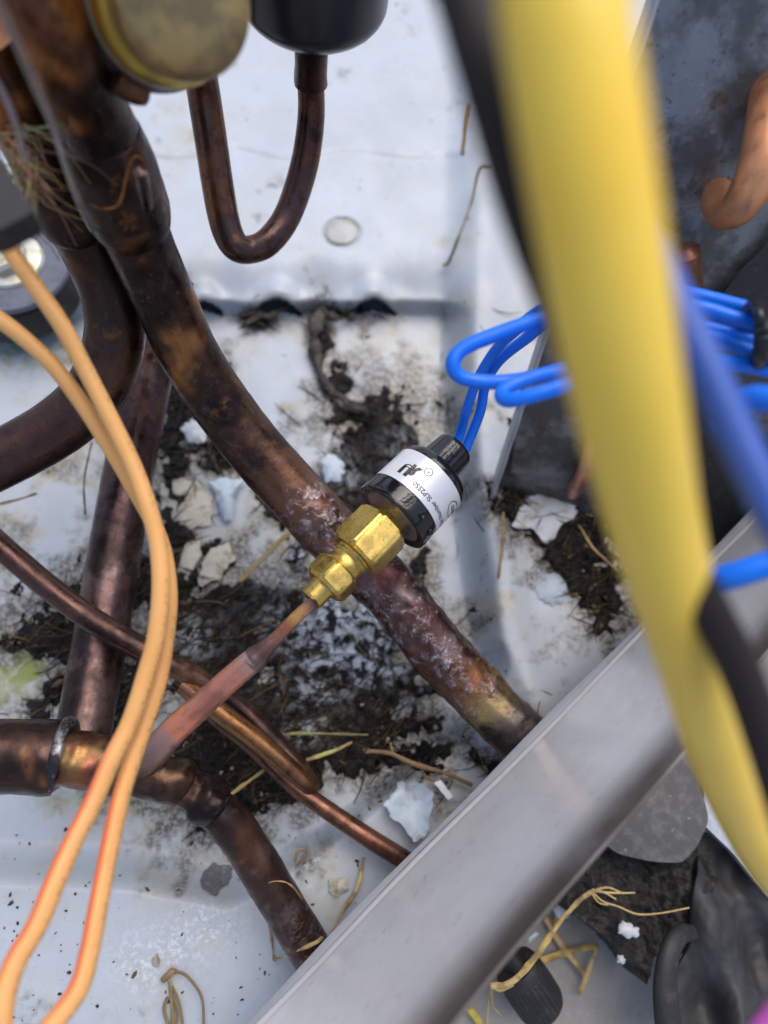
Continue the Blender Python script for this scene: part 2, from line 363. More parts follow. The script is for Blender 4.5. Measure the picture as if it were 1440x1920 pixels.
def pan_extra(t, c, r, h):
    fine = t['noise'](650, 6, 0.7); med = t['noise'](120, 6, 0.65, 0.4)
    d, g, mo, wh = t['at']('dirt'), t['at']('grime_and_dark'), t['at']('moss'), t['at']('chalk')
    c = t['mix'](c, (0.40, 0.395, 0.345), t['mul'](d, t['ramp'](med, 0.3, 0.6, 0.35, 1.0)))
    c = t['mix'](c, (0.33, 0.26, 0.13), t['mul'](t['mul'](d, t['ramp'](med, 0.50, 0.70)), 0.75))
    c = t['mix'](c, (0.22, 0.255, 0.07), t['mul'](mo, t['ramp'](med, 0.42, 0.60)))
    c = t['mix'](c, (0.62, 0.66, 0.72), t['mul'](wh, t['ramp'](fine, 0.48, 0.6)))
    c = t['mix'](c, (0.045, 0.036, 0.028), t['mul'](g, t['ramp'](fine, 0.38, 0.60, 0.30, 1.0)))
    # peppering of small specks
    c = t['mix'](c, (0.09, 0.07, 0.05), t['mul'](t['ramp'](t['noise'](1500, 2, 0.5), 0.715, 0.76), 0.8))
    c = t['mix'](c, (0.24, 0.20, 0.13), t['mul'](t['ramp'](t['noise'](430, 3, 0.6), 0.70, 0.78), 0.5))
    return c, r, h
M_PAN = pbr('painted_pan', (0.43, 0.475, 0.53), 0.36, 0.0, spec=0.5, var=[(18, (0.385, 0.415, 0.455), 0.4, 0.66, 0.9), (90, (0.45, 0.465, 0.465), 0.5, 0.7, 0.7), (260, (0.36, 0.37, 0.37), 0.56, 0.72, 0.5)], bump=(60, 0.15, 0.0008),
            rvar=(70, 0.3, 0.7, 0.26, 0.5), extra=pan_extra)
def mud_extra(t, c, r, h):
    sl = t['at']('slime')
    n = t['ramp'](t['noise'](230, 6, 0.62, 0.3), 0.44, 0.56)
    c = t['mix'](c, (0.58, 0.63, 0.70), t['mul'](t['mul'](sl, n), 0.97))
    return c, r, h
M_MUD = pbr('wet_black_mud', (0.006, 0.0055, 0.005), 0.3, var=[(300, (0.024, 0.017, 0.010), 0.54, 0.70, 0.8), (800, (0.10, 0.072, 0.04), 0.64, 0.76, 0.5), (130, (0.008, 0.008, 0.010), 0.48, 0.6, 0.8)],
            bump=(700, 0.8, 0.0012), rvar=(200, 0.35, 0.65, 0.07, 0.42), extra=mud_extra)
M_CONC = pbr('concrete', (0.29, 0.27, 0.25), 0.8, var=[(60, (0.24, 0.225, 0.205), 0.42, 0.66, 0.8), (400, (0.40, 0.385, 0.36), 0.55, 0.72, 0.6), (1100, (0.12, 0.105, 0.09), 0.63, 0.74, 0.6)], bump=(600, 0.5, 0.0008))
M_GRAIN = pbr('dirt_grains', (0.05, 0.04, 0.03), 0.7, attr=True)

# ------------------------------------------------------------------ the setting: ground and pan
g = 4.0
mesh('ground', [(-g, -g, 0), (g, -g, 0), (g, g, 0), (-g, g, 0)], [[0, 1, 2, 3]], M_CONC, smooth=False)['kind'] = 'structure'

BASE = lambda u: 1360 - 1.0196 * (u - 1030)        # foot of the side panel on the pan (photo pixels)
def lowedge(u): return np.interp(u, [-600, 0, 250, 430, 520, 600, 720, 850, 900, 960], [1465, 1490, 1500, 1545, 1530, 1490, 1400, 1292, 1230, 1150])
def ribline(v): return np.interp(v, [-400, 200, 500, 700, 900, 1050, 1200, 1300, 1420], [850, 850, 846, 842, 856, 876, 898, 940, 1010])
def pan_z(U, V):
    U = np.asarray(U, float); V = np.asarray(V, float)
    wav = 6 * np.sin(U / 29.0) + 3 * np.sin(U / 13.0 + 1)
    le = lowedge(U)
    top = 0.45 * sm(470, 588, V + wav) + 0.55 * sm(562, 598, V + wav * 0.4)
    low = sm(-9, 1, (le + np.interp(U, [420, 560], [92, 60]) - V) / np.interp(U, [300, 480, 600], [9.5, 8.0, 6.5]))
    rib = sm(-14, 58, ribline(V) - U + 38)
    z = -0.016 * top * low * rib
    step = (1 - rib)
    z = z + 0.004 * step + 0.003 * np.exp(-((U - ribline(V) - 62) / 40.0) ** 2)
    # shallow scalloped step further back
    sc = 283 + 10 * np.abs(np.sin((U - 250) / 62.0)) + 6 * np.sin(U / 40.0)
    z = z + 0.0010 * sm(9, -9, V - sc) * rib
    return z
HOLES = [(383, 34, 20), (519, 44, 24), (700, 40, 24)]
uu = np.arange(-420, 1560, 3.6); vv = np.arange(-330, 2260, 3.6)
U, V = np.meshgrid(uu, vv)
Z = pan_z(U, V)
for c, hw, hh in HOLES:
    arch = 586 - hh * np.clip(1 - ((U - c) / hw) ** 2, 0, 1)
    # lanced lip: the sheet bulges over each drain opening, the opening drops away below it
    Z = Z + 0.0035 * np.exp(-((U - c) / hw) ** 2) * np.exp(-((V - (arch - 14)) / 20.0) ** 2)
    ins = (np.abs(U - c) < hw) & (V > arch) & (V < 588 - 4 * np.cos((U - c) / hw * 3))
    Z = np.where(ins, -0.0285, Z)
for (c, r0, r1) in (((640, 437), 33, 26),):        # knock-out disc pressed into the sheet
    rr = np.sqrt(((U - c[0]) / r0) ** 2 + ((V - c[1]) / r1) ** 2)
    Z = Z - 0.0012 * np.exp(-((rr - 1) / 0.09) ** 2) + 0.0003 * sm(1, 0.9, rr)
pts = Pgrid(U, V, Z)
pts[..., 2] += 0.0006 * (fbm(pts * [1, 1, 0], 45, 3, 1) - 0.5) + 0.0025 * (fbm(pts * [1, 1, 0], 9, 2, 3) - 0.5)
def blobs(U, V, L):
    m = np.zeros_like(U)
    for u, v, a, b, k in L:
        m = np.maximum(m, k * np.exp(-(((U - u) / a) ** 2 + ((V - v) / b) ** 2)))
    return m
flat = pts * [1, 1, 0]
nz = fbm(flat, 60, 5, 4); nz2 = fbm(flat, 150, 5, 9)
MUD = [(640, 1215, 150, 85, 1), (430, 1185, 120, 90, 1.25), (560, 1335, 205, 100, 1.2), (720, 1275, 90, 55, .9), (430, 1410, 115, 100, 1.2), (510, 1470, 75, 42, .9),
       (320, 900, 45, 190, .8), (345, 745, 60, 75, .85), (430, 855, 90, 42, .75), (300, 1095, 150, 60, .9), (60, 1195, 140, 62, .9), (70, 1300, 110, 60, .75), (245, 1280, 90, 110, .95),
       (725, 850, 74, 84, 1.3), (690, 925, 100, 46, 1.2), (690, 780, 75, 22, .9), (604, 640, 15, 55, .9), (622, 590, 40, 13, .8), (650, 592, 22, 9, .7), (628, 728, 30, 45, .8), (560, 765, 30, 10, .5),
       (1090, 1015, 90, 70, .95), (960, 950, 42, 45, .9), (1130, 1110, 60, 80, .85), (785, 1090, 24, 60, .9), (462, 596, 30, 8, .62), (478, 606, 22, 7, .6), (150, 1130, 160, 40, .6), (560, 1000, 60, 90, .55), (820, 1295, 40, 30, .6), (930, 1440, 60, 40, .45)]
MUD = [(a_, b_, c_ * 1.1, d_ * 1.1, e_) for a_, b_, c_, d_, e_ in MUD]
mudm = blobs(U, V, MUD)
stain = blobs(U, V, [(a_, b_, c_ * 1.5 + 12, d_ * 1.5 + 12, e_) for a_, b_, c_, d_, e_ in MUD])
dirt = np.clip(0.75 * sm(0.44, 0.62, nz) * (0.12 + .23 * sm(480, 600, V) + blobs(U, V, [(200, 900, 380, 420, 1), (640, 700, 220, 170, .7), (1020, 1150, 230, 260, 1), (700, 1480, 330, 260, .8), (350, 220, 70, 80, 1.3), (845, 470, 45, 90, .7), (40, 670, 150, 130, 1), (250, 1520, 420, 45, .9), (880, 300, 30, 300, .3)])), 0, 1)
dirt = np.maximum(dirt, blobs(U, V, [(350, 220, 34, 55, .8)]) * sm(.35, .6, nz))
dirt = np.maximum(dirt, .9 * sm(.10, .42, mudm + .5 * (nz2 - .5)))
grime_and_dark = sm(0.24, 0.66, stain + 1.1 * (nz - 0.5) + 1.2 * (nz2 - .5)) * 0.95
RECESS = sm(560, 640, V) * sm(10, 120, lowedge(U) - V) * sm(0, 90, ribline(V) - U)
grime_and_dark = np.maximum(grime_and_dark, .6 * RECESS * sm(.56, .70, .55 * nz + .45 * nz2 + .12 * sm(700, 1200, V)))
grime_and_dark = np.maximum(grime_and_dark, .45 * sm(960, 1080, V) * (U > 900) * sm(.54, .68, nz2))
for c, hw, hh in HOLES:
    grime_and_dark = np.maximum(grime_and_dark, blobs(U, V, [(c + hw * .8, 592, hw * .5, 8, .6), (c - hw, 590, hw * .7, 8, .6)]) * sm(.4, .6, nz2))
edge_line = np.exp(-((V - (283 + 10 * np.abs(np.sin((U - 250) / 62.0)) + 6 * np.sin(U / 40.0))) / 3.5) ** 2) * sm(235, 300, U) * sm(850, 760, U)  # thin darker line along the scalloped step
grime_and_dark = np.maximum(grime_and_dark, .16 * edge_line * sm(.42, .66, nz))
rr = np.sqrt(((U - 640) / 33) ** 2 + ((V - 437) / 26) ** 2)
dirt = np.maximum(dirt, .9 * sm(1.05, .9, rr))
grime_and_dark = np.maximum(grime_and_dark, np.maximum(.30 * sm(1.0, .9, rr) * sm(.3, .6, nz2), .5 * np.exp(-((rr - 1) / .08) ** 2)))
rib_d = U - ribline(V)
grime_and_dark = np.maximum(grime_and_dark, .22 * np.exp(-((rib_d + 10) / 14) ** 2) * sm(.4, .65, nz) * (V > 250))  # patchy darker line at the foot of the rib
moss = blobs(U, V, [(45, 1250, 75, 60, 1.2), (300, 1495, 200, 16, .9), (30, 660, 90, 50, .7), (775, 765, 40, 45, .75), (130, 640, 40, 40, .7), (790, 1190, 20, 40, .5)])
chalk = blobs(U, V, [(390, 1740, 60, 50, .9), (330, 1780, 60, 50, .8), (270, 1800, 60, 60, .8), (1010, 960, 70, 60, .5), (640, 1200, 120, 90, .6), (530, 1640, 80, 60, .5)])
ny, nx = U.shape
idx = np.arange(ny * nx).reshape(ny, nx)
keep = (V[:-1, :-1] < BASE(U[:-1, :-1]) + 70)
Fq = np.stack([idx[:-1, :-1], idx[1:, :-1], idx[1:, 1:], idx[:-1, 1:]], -1)[keep]
used = np.unique(Fq); remap = -np.ones(ny * nx, int); remap[used] = np.arange(len(used))
pan = mesh('base_pan', pts.reshape(-1, 3)[used], remap[Fq], M_PAN, angle=None,
           attrs={'dirt': dirt.ravel()[used], 'grime_and_dark': grime_and_dark.ravel()[used], 'moss': moss.ravel()[used], 'chalk': chalk.ravel()[used]})
tag(pan, 'pale grey painted sheet metal pan with stained embossed steps under the copper pipes', None, None, 'structure')

# mud and rotted leaves lying in the pan: a rough layer of its own
uu = np.arange(-30, 1240, 2.6); vv = np.arange(540, 1560, 2.6)
U, V = np.meshgrid(uu, vv)
zb = pan_z(U, V); q = Pgrid(U, V, zb); fl = q * [1, 1, 0]
mm = blobs(U, V, MUD) + 1.25 * (fbm(fl, 60, 5, 4) - 0.5) + 1.1 * (fbm(fl, 190, 4, 21) - 0.5)
mk = sm(0.33, 0.74, mm)
hgt = mk * (0.0006 + 0.0040 * fbm(fl, 260, 5, 31) + 0.0028 * fbm(fl, 90, 3, 33)) - 0.0012
q = Pgrid(U, V, zb + hgt)
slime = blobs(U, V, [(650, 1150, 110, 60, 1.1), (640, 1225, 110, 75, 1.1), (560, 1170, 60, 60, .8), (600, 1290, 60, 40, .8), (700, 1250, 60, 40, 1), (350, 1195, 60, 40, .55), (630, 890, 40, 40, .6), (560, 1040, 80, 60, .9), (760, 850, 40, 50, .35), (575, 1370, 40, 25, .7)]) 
ny, nx = U.shape; idx = np.arange(ny * nx).reshape(ny, nx)
keep = (mk[:-1, :-1] > 0.10) & (V[:-1, :-1] < BASE(U[:-1, :-1]) - 12)
Fq = np.stack([idx[:-1, :-1], idx[1:, :-1], idx[1:, 1:], idx[:-1, 1:]], -1)[keep]
used = np.unique(Fq); remap = -np.ones(ny * nx, int); remap[used] = np.arange(len(used))
mud = mesh('leaf_mud', q.reshape(-1, 3)[used], remap[Fq], M_MUD, angle=None, attrs={'slime': slime.ravel()[used]})
tag(mud, 'black wet mud and rotted leaf litter caked in the recess of the pan', 'mud', None, 'stuff')
MUDU, MUDV, MUDW = U, V, mk
def surf(u, v):                # height of pan + mud at a pixel
    i = int(np.clip((v - 540) / 2.6, 0, ny - 1)); j = int(np.clip((u + 30) / 2.6, 0, nx - 1))
    z = float(pan_z(u, v))
    return z + max(0.0, float(hgt[i, j])) if 540 < v < 1560 and -30 < u < 1240 else z

# loose needles and fibres: too many to count
def needles(name, n, sampler, lift, cols, lab, lmin=0.003, lmax=0.022, wmin=0.00008, wmax=0.00028):
    Vs = []; Fs = []; Cs = []
    k = 0; tries = 0
    while k < n and tries < n * 60:
        tries += 1
        u, v, dirn = sampler()
        if u is None: continue
        z = surf(u, v) + random.uniform(*lift)
        c = P(u, v, z); L = random.uniform(lmin, lmax) * random.choice((.5, .8, 1)); a = dirn
        w = random.uniform(wmin, wmax)
        d = np.array([math.cos(a), math.sin(a), random.uniform(-.12, .12)])
        sd_ = np.array([-math.sin(a), math.cos(a), 0]); bend = random.uniform(-.25, .25)
        col = np.array(random.choice(cols)) * random.uniform(.25, .95)
        b0 = len(Vs)
        for s_ in (-.5, -.17, .17, .5):
            p = c + d * L * s_ + sd_ * bend * L * (s_ * s_) * 2
            ww = w * (1.0 if abs(s_) < .3 else .45)
            Vs += [p + sd_ * ww, p - sd_ * ww, p + np.array([0, 0, ww * 1.6])]
            Cs += [col] * 3
        for r_ in range(3):
            o = b0 + r_ * 3
            Fs += [[o, o + 1, o + 4, o + 3], [o + 1, o + 2, o + 5, o + 4], [o + 2, o, o + 3, o + 5]]
        k += 1
    ob = mesh(name, Vs, Fs, M_STRAW, smooth=False, cols=np.array(Cs))
    return tag(ob, lab, 'leaf litter', None, 'stuff')
def mud_sampler():
    i = random.randrange(MUDW.shape[0]); j = random.randrange(MUDW.shape[1])
    if random.random() > MUDW[i, j] * 0.9 + 0.004: return None, None, None
    u, v = MUDU[i, j], MUDV[i, j]
    if v > BASE(u) - 20: return None, None, None
    if 560 < u < 770 and 1090 < v < 1270 and random.random() < .75: return None, None, None
    if 650 < u < 800 and 770 < v < 930 and random.random() < .5: return None, None, None
    a = random.gauss(0.55, .6) if v > 1000 else random.uniform(0, 3.14)
    return u, v, a
needles('pine_needles', 2500, mud_sampler, (-0.0002, 0.0016),
        [(.085, .055, .026), (.05, .033, .017), (.028, .019, .012), (.11, .07, .032), (.24, .165, .07), (.03, .021, .013), (.02, .014, .010), (.02, .015, .011)],
        'brown dead needles and grass fibres matted over the black mud')

# specks of dirt scattered on the clean paint
Vs = []; Fs = []; Cs = []
for k in range(430):
    while True:
        r = random.random()
        if r < .25: u, v = random.uniform(0, 620), random.uniform(1560, 1915)
        elif r < .55: u, v = random.uniform(620, 1010), random.uniform(1330, 1700)
        elif r < .80: u, v = random.uniform(880, 1220), random.uniform(960, 1340)
        else: u, v = random.uniform(240, 900), random.uniform(0, 800)
        if v < BASE(u) - 14: break
    p = P(u, v, float(pan_z(u, v))); s_ = random.choice((.00015, .0002, .0002, .0003, .0004, .0006)) * random.uniform(.7, 1.3)
    b0 = len(Vs); nn = 5; a0 = random.random() * 6; st = random.uniform(1, 2.6)
    col = random.choice([(.03, .022, .016), (.05, .035, .02), (.12, .08, .035), (.02, .018, .016)])
    for q_ in range(nn):
        a = q_ * 2 * math.pi / nn
        x, y = math.cos(a) * s_ * st * random.uniform(.7, 1.2), math.sin(a) * s_ * random.uniform(.6, 1.2)
        Vs.append(p + np.array([x * math.cos(a0) - y * math.sin(a0), x * math.sin(a0) + y * math.cos(a0), -.0006]))
    Vs.append(p + np.array([0, 0, s_ * .9 + .0003])); Cs += [col] * (nn + 1)
    Fs += [[b0 + q_, b0 + (q_ + 1) % nn, b0 + nn] for q_ in range(nn)]
tag(mesh('dirt_grains', Vs, Fs, M_GRAIN, smooth=False, cols=np.array(Cs)), 'tiny dark crumbs of dirt peppered over the pale pan', 'dirt', None, 'stuff')

Vs = []; Fs = []; Cs = []; k = 0
while k < 420:
    u, v, a0 = mud_sampler()
    if u is None: continue
    k += 1
    p = P(u, v, surf(u, v)); s_ = random.choice((.0003, .0004, .0005, .0007, .0011)) * random.uniform(.7, 1.2); b0 = len(Vs); st = random.uniform(.8, 2.2)
    col = np.array(random.choice([(.24, .17, .08), (.36, .31, .22), (.13, .08, .04), (.07, .05, .03), (.45, .45, .44), (.16, .10, .05)])) * random.uniform(.6, 1.1)
    tl = random.uniform(-.4, .4)
    for q_ in range(6):
        a = q_ * math.pi / 3; x, y = math.cos(a) * s_ * st * random.uniform(.7, 1.2), math.sin(a) * s_ * random.uniform(.6, 1.2)
        Vs.append(p + np.array([x * math.cos(a0) - y * math.sin(a0), x * math.sin(a0) + y * math.cos(a0), tl * x]))
    Vs.append(p + np.array([0, 0, s_ * .6 + .0003])); Cs += [col] * 7
    Fs += [[b0 + q_, b0 + (q_ + 1) % 6, b0 + 6] for q_ in range(6)]
tag(mesh('litter_bits', Vs, Fs, M_GRAIN, smooth=False, cols=np.array(Cs)), 'tan and grey crumbs of bark and leaf strewn in the black mud', 'leaf litter', None, 'stuff')

LD = [((.05, .04, .03), 200, .5, .62, .7, 3)]
def strand(pts, lab):
    o = tube('leaf_strand', pts, M_STRAW, segs=14, sub=8, stops=[(0, (.011, .009, .008)), (.5, (.016, .012, .010)), (1, (.009, .007, .006))], blot=LD, lump=(.0026, 190, None), flat=.4)
    return tag(o, lab, 'rotted leaf', 'rotted leaf strands')
ZR = -.0135
strand([(608, 566, 10, ZR + .004), (596, 592, 26, ZR + .003), (590, 622, 24, ZR + .003), (592, 658, 20, ZR + .002), (598, 692, 12, ZR + .002), (612, 720, 16, ZR + .002), (640, 748, 16, ZR + .002), (676, 768, 16, ZR + .003), (706, 780, 10, ZR + .003)], 'long black rotted strand running from the ledge down to the mud behind the switch')
strand([(604, 576, 12, ZR + .004), (628, 596, 14, ZR + .004), (652, 594, 10, ZR + .003), (668, 584, 8, ZR + .003)], 'short black strand hooking right from the top of the long strand')
strand([(540, 572, 18, ZR + .003), (510, 588, 16, ZR + .003), (478, 598, 14, ZR + .003), (446, 616, 8, ZR + .002)], 'dark shrivelled leaf spilling from the middle ledge opening')
strand([(500, 584, 9, ZR + .003), (468, 588, 8, ZR + .003), (436, 592, 5, ZR + .002)], 'thin dark leaf tip above the shrivelled leaf by the ledge opening')

# ------------------------------------------------------------------ side panel (gloss wall) and its foot
panel = None
ZI, RISE = .042, .068            # the inner edge hangs over the pipes, the rim stands nearer the lens
e0_, e1_ = P(500, BASE(500), ZI), P(1000, BASE(1000), ZI)
OUT = np.array([(e1_ - e0_)[1], -(e1_ - e0_)[0], 0]); OUT /= np.linalg.norm(OUT)
def wall():
    us = np.linspace(380, 1640, 90)
    rimu, rimv = [640, 780, 870, 1100, 1150, 1270, 1440, 1700], [2150, 2003, 1905, 1622, 1560, 1404, 1215, 930]
    def rim_o(u):
        p = P(u, BASE(u), ZI); lo, hi = -.03, .10
        for _ in range(30):
            w_ = (lo + hi) / 2
            a_, b_ = pix(p + OUT * w_ + np.array([0, 0, RISE]))
            if b_ < np.interp(a_, rimu, rimv): lo = w_
            else: hi = w_
        return lo
    ws = np.array([rim_o(u) for u in us]); ok = (us > 640) & (us < 1350); ws = np.polyval(np.polyfit(us[ok], ws[ok], 1), us)
    V = []; G = []
    # (share of the way out, share of the way up, extra out, extra up, darkening)
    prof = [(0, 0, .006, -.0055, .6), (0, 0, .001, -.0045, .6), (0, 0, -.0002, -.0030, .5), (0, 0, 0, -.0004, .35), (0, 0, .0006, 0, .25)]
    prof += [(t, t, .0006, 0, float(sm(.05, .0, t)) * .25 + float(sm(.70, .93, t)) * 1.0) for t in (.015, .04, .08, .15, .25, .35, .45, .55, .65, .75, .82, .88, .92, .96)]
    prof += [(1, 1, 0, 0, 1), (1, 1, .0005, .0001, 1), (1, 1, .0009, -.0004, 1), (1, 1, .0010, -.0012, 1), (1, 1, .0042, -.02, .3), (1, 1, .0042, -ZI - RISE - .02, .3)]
    for u, w_ in zip(us, ws):
        p = P(u, BASE(u), ZI) + OUT * (.0003 * math.sin(u / 71.0) + .00025 * math.sin(u / 173.0))
        for a_, b_, o, z, g_ in prof:
            w = p + OUT * (w_ * a_ + o); w[2] = max(w[2] + RISE * b_ + z, .0005)
            V.append(w); G.append(g_)
    m = len(prof)
    Fq = [[i * m + j, (i + 1) * m + j, (i + 1) * m + j + 1, i * m + j + 1] for i in range(len(us) - 1) for j in range(m - 1)]
    V = np.array(V)
    V += OUT * (0.0006 * (fbm(V, 10, 2, 5) - .5))[:, None]
    return V, Fq, np.array(G)
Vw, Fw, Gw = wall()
cabinet_rail = empty('cabinet_rail', (Vw.mean(0)[0], Vw.mean(0)[1], 0))
tag(cabinet_rail, 'glossy pale grey cabinet rail crossing the lower right, with the pipes passing under it', 'rail')
mesh('rail_sheet', Vw, Fw, M_PANEL, cabinet_rail, attrs={'grime_and_dark': Gw}, angle=60)
# thin clear-coated hem along the inner edge
us = np.linspace(400, 1600, 160); Vf = []
for u in us:
    jog = .0003 * math.sin(u / 61.0) + .0003 * math.sin(u / 173.0)
    p = P(u, BASE(u), ZI)
    for o, z in ((-.0009 + jog, -.0052), (-.0014 + jog, -.0047), (-.0013 + jog, -.0042), (.0004, -.0016), (.0006, -.0030)):
        w = p + OUT * o; w[2] += z; Vf.append(w)
m = 5; Fq = [[i * m + j, (i + 1) * m + j, (i + 1) * m + (j + 1) % m, i * m + (j + 1) % m] for i in range(159) for j in range(m)]
mesh('hem_strip', Vf, Fq, M_FLANGE, cabinet_rail, angle=30)

# ------------------------------------------------------------------ coil end plate with return bends
end_plate = empty('coil_end_plate', P(1150, 940, 0))
tag(end_plate, 'dark galvanised coil end plate with copper bends, upper right behind the yellow cable', 'end plate')
A = P(918, 938, 0.0); B = P(1600, 1100, 0.0); T = P(1225, -5, 0.15); T2 = P(1090, 400, .075)
ex = (B - A)
def plate_pt(s, t):            # s along the base, t up the leaning left edge
    return A + ex * s + (T - A) * t
Vp = []; ns, ntt = 60, 60
for i in range(ntt + 1):
    for j in range(ns + 1):
        Vp.append(plate_pt(j / ns * 1.5, i / ntt * 1.25))
Vp = np.array(Vp); pn = np.cross(ex, T - A); pn /= np.linalg.norm(pn)
if pn @ (CAM - A) < 0: pn = -pn
Vp = Vp + pn * (0.0016 * (fbm(Vp, 40, 3, 6) - .5))[:, None]
front = len(Vp)
Fq = [[i * (ns + 1) + j, i * (ns + 1) + j + 1, (i + 1) * (ns + 1) + j + 1, (i + 1) * (ns + 1) + j] for i in range(ntt) for j in range(ns)]
mesh('plate_sheet', np.vstack([Vp, Vp - pn * .0015]), Fq + [[x + front for x in f[::-1]] for f in Fq], M_GALV, end_plate, angle=None)
# pale turned flange along its left edge: standing sheet, catches the light
Vf = []
n_ = 40
for i in range(n_ + 1):
    t = i / n_ * 1.25
    p = plate_pt(0, t); wob = .0006 * math.sin(i * 1.7)
    exn = ex / np.linalg.norm(ex)
    for a, b in ((0, -.004), (-.0008, -.004), (-.0010, .006 + wob), (-.0002, .0068 + wob), (.0006, .006 + wob)):
        Vf.append(p + exn * a + pn * b)
m = 5; Fq = [[i * m + j, (i + 1) * m + j, (i + 1) * m + (j + 1) % m, i * m + (j + 1) % m] for i in range(n_) for j in range(m)]
mesh('turned_flange', Vf, Fq, M_FLANGE, end_plate, angle=30)

def plate_hit(u, v, off):      # point on the plate plane (off = metres in front of it)
    r = ray(u, v); t = ((A + pn * off - CAM) @ pn) / (r @ pn); return CAM + r * t
def plate_tube(name, pts, col, lab, cat, grp=None, segs=24):
    C3 = []; R = []
    for u, v, w, off in pts:
        p = plate_hit(u, v, off); C3.append(p); R.append(w / 2 * depth(p) / F)
    cc = catmull(np.hstack([np.array(C3), np.array(R)[:, None]]), 8)
    V_, F_, s_, an = sweep(cc[:, :3], cc[:, 3], segs)
    c = np.tile(np.array(col), (len(V_), 1)); k = sm(.5, .66, fbm(V_, 150, 4, 8))
    c = c * (1 - .5 * k[:, None]) + np.array((.20, .08, .045)) * .5 * k[:, None]
    o = mesh(name, V_, F_, M_COPPERB, end_plate, cols=c, angle=60)
    if lab: o['label'] = lab
    return o
plate_tube('return_bend', [(1448, 165, 80, -.002), (1440, 235, 80, .012), (1424, 312, 78, .019), (1392, 380, 70, .020), (1358, 402, 56, .014), (1342, 380, 52, .006), (1346, 348, 50, -.003)], (.80, .34, .15), 'bright copper bend nearest the right frame edge', None)
plate_tube('return_bend', [(1112, 800, 34, -.002), (1108, 850, 33, .008), (1095, 890, 32, .008), (1074, 922, 30, -.002)], (.78, .38, .27), 'slim pink bend half hidden behind the yellow cable', None)
plate_tube('tube_stub', [(1287, 472, 50, .010), (1289, 500, 50, .008), (1294, 560, 50, -.003)], (.30, .13, .08), None, None)
# dark foam strip fixed to the plate
pts_ = [(1500, 395), (1500, 610), (1325, 640), (1318, 600), (1395, 500)]
Vs = [plate_hit(u, v, .004) for u, v in pts_] + [plate_hit(u, v, -.001) for u, v in pts_]
n_ = len(pts_)
mesh('foam_and_shade_sheet', Vs, [list(range(n_))[::-1], list(range(n_, 2 * n_))] + [[i, (i + 1) % n_, (i + 1) % n_ + n_, i + n_] for i in range(n_)], M_DARKSTRIP, end_plate, smooth=False)
pts_ = [(1262, 690), (1330, 700), (1460, 860), (1460, 1030), (1350, 1045), (1275, 1000), (1250, 850)]  # dark sheet added to make the recess behind the blue wires darker
Vs = [plate_hit(u, v, .006) for u, v in pts_] + [plate_hit(u, v, -.001) for u, v in pts_]
n_ = len(pts_)
mesh('foam_and_shade_sheet', Vs, [list(range(n_))[::-1], list(range(n_, 2 * n_))] + [[i, (i + 1) % n_, (i + 1) % n_ + n_, i + n_] for i in range(n_)], M_DARKSTRIP, end_plate, smooth=False)
# lower filler plate in front of the coil foot
pts_ = [(975, 720), (1130, 690), (1160, 905), (958, 888)]
Vs = [plate_hit(u, v, .003) for u, v in pts_] + [plate_hit(u, v, -.001) for u, v in pts_]
mesh('filler_plate', Vs, [[3, 2, 1, 0], [4, 5, 6, 7]] + [[i, (i + 1) % 4, (i + 1) % 4 + 4, i + 4] for i in range(4)], M_GALV, end_plate, smooth=False)

# ------------------------------------------------------------------ copper pipework
DK, BR, BZ, PU, HOT = (.028, .016, .013), (.085, .040, .024), (.17, .082, .040), (.095, .055, .052), (.34, .15, .075)
suction = tube('suction_pipe', [(20, -110, 150, .172), (90, 40, 150, .160), (160, 190, 146, .142), (205, 290, 142, .128), (252, 430, 126, .108), (306, 555, 116, .090), (357, 668, 112, .075), (430, 780, 111, .062), (512, 880, 110, .053), (610, 985, 109, .045), (720, 1097, 108, .037), (850, 1250, 106, .028), (988, 1392, 104, .0225), (1040, 1448, 104, .022), (1110, 1522, 104, .0215)],
    M_COPPER, segs=48, sub=14,
    stops=[(0, (.16, .06, .03)), (.12, (.09, .036, .02)), (.2, DK), (.3, (.035, .02, .016)), (.36, (.07, .033, .019)), (.42, (.075, .036, .021)), (.50, (.13, .06, .034)), (.56, (.20, .095, .058)), (.63, (.15, .075, .055)), (.68, (.10, .05, .042)), (.765, (.085, .042, .035)), (.805, (.24, .11, .045)), (.835, (.36, .26, .10)), (.862, (.15, .125, .115)), (1, (.10, .088, .085))],
    blot=[((.36, .14, .035), 55, .54, .64, .8, 3, lambda s: sm(.42, .36, s)), ((.012, .008, .007), 60, .5, .62, .85, 5, lambda s: sm(.5, .42, s)), ((.20, .17, .18), 120, .5, .66, .55, 7, lambda s: sm(.5, .56, s) * sm(.85, .79, s)), ((.20, .05, .05), 170, .56, .66, .6, 12, lambda s: sm(.56, .62, s) * sm(.84, .79, s))],
    lump=(.0011, 130, lambda s: sm(.5, .6, s) * sm(.97, .85, s) + .15), crust=lambda s: .95 * sm(.50, .56, s) * sm(.86, .79, s) + .05)
tag(suction, 'thick oxidised copper pipe running diagonally under the pressure switch, pitted and crusted', 'pipe', 'copper pipes')
BL1 = [((.30, .12, .035), 60, .56, .66, .7, 3), ((.012, .008, .007), 55, .48, .62, .8, 5)]
tube('coupling', [(188, 250, 148, .1335), (203, 288, 158, .1285), (222, 345, 160, .1205), (238, 392, 159, .1135), (246, 412, 150, .111), (251, 426, 134, .1085)], M_COPPER, suction, segs=48, sub=8,
     stops=[(0, DK), (.5, (.034, .02, .016)), (1, (.02, .013, .011))], blot=[((.16, .07, .03), 90, .55, .66, .6, 9)], lump=(.0005, 70, None))
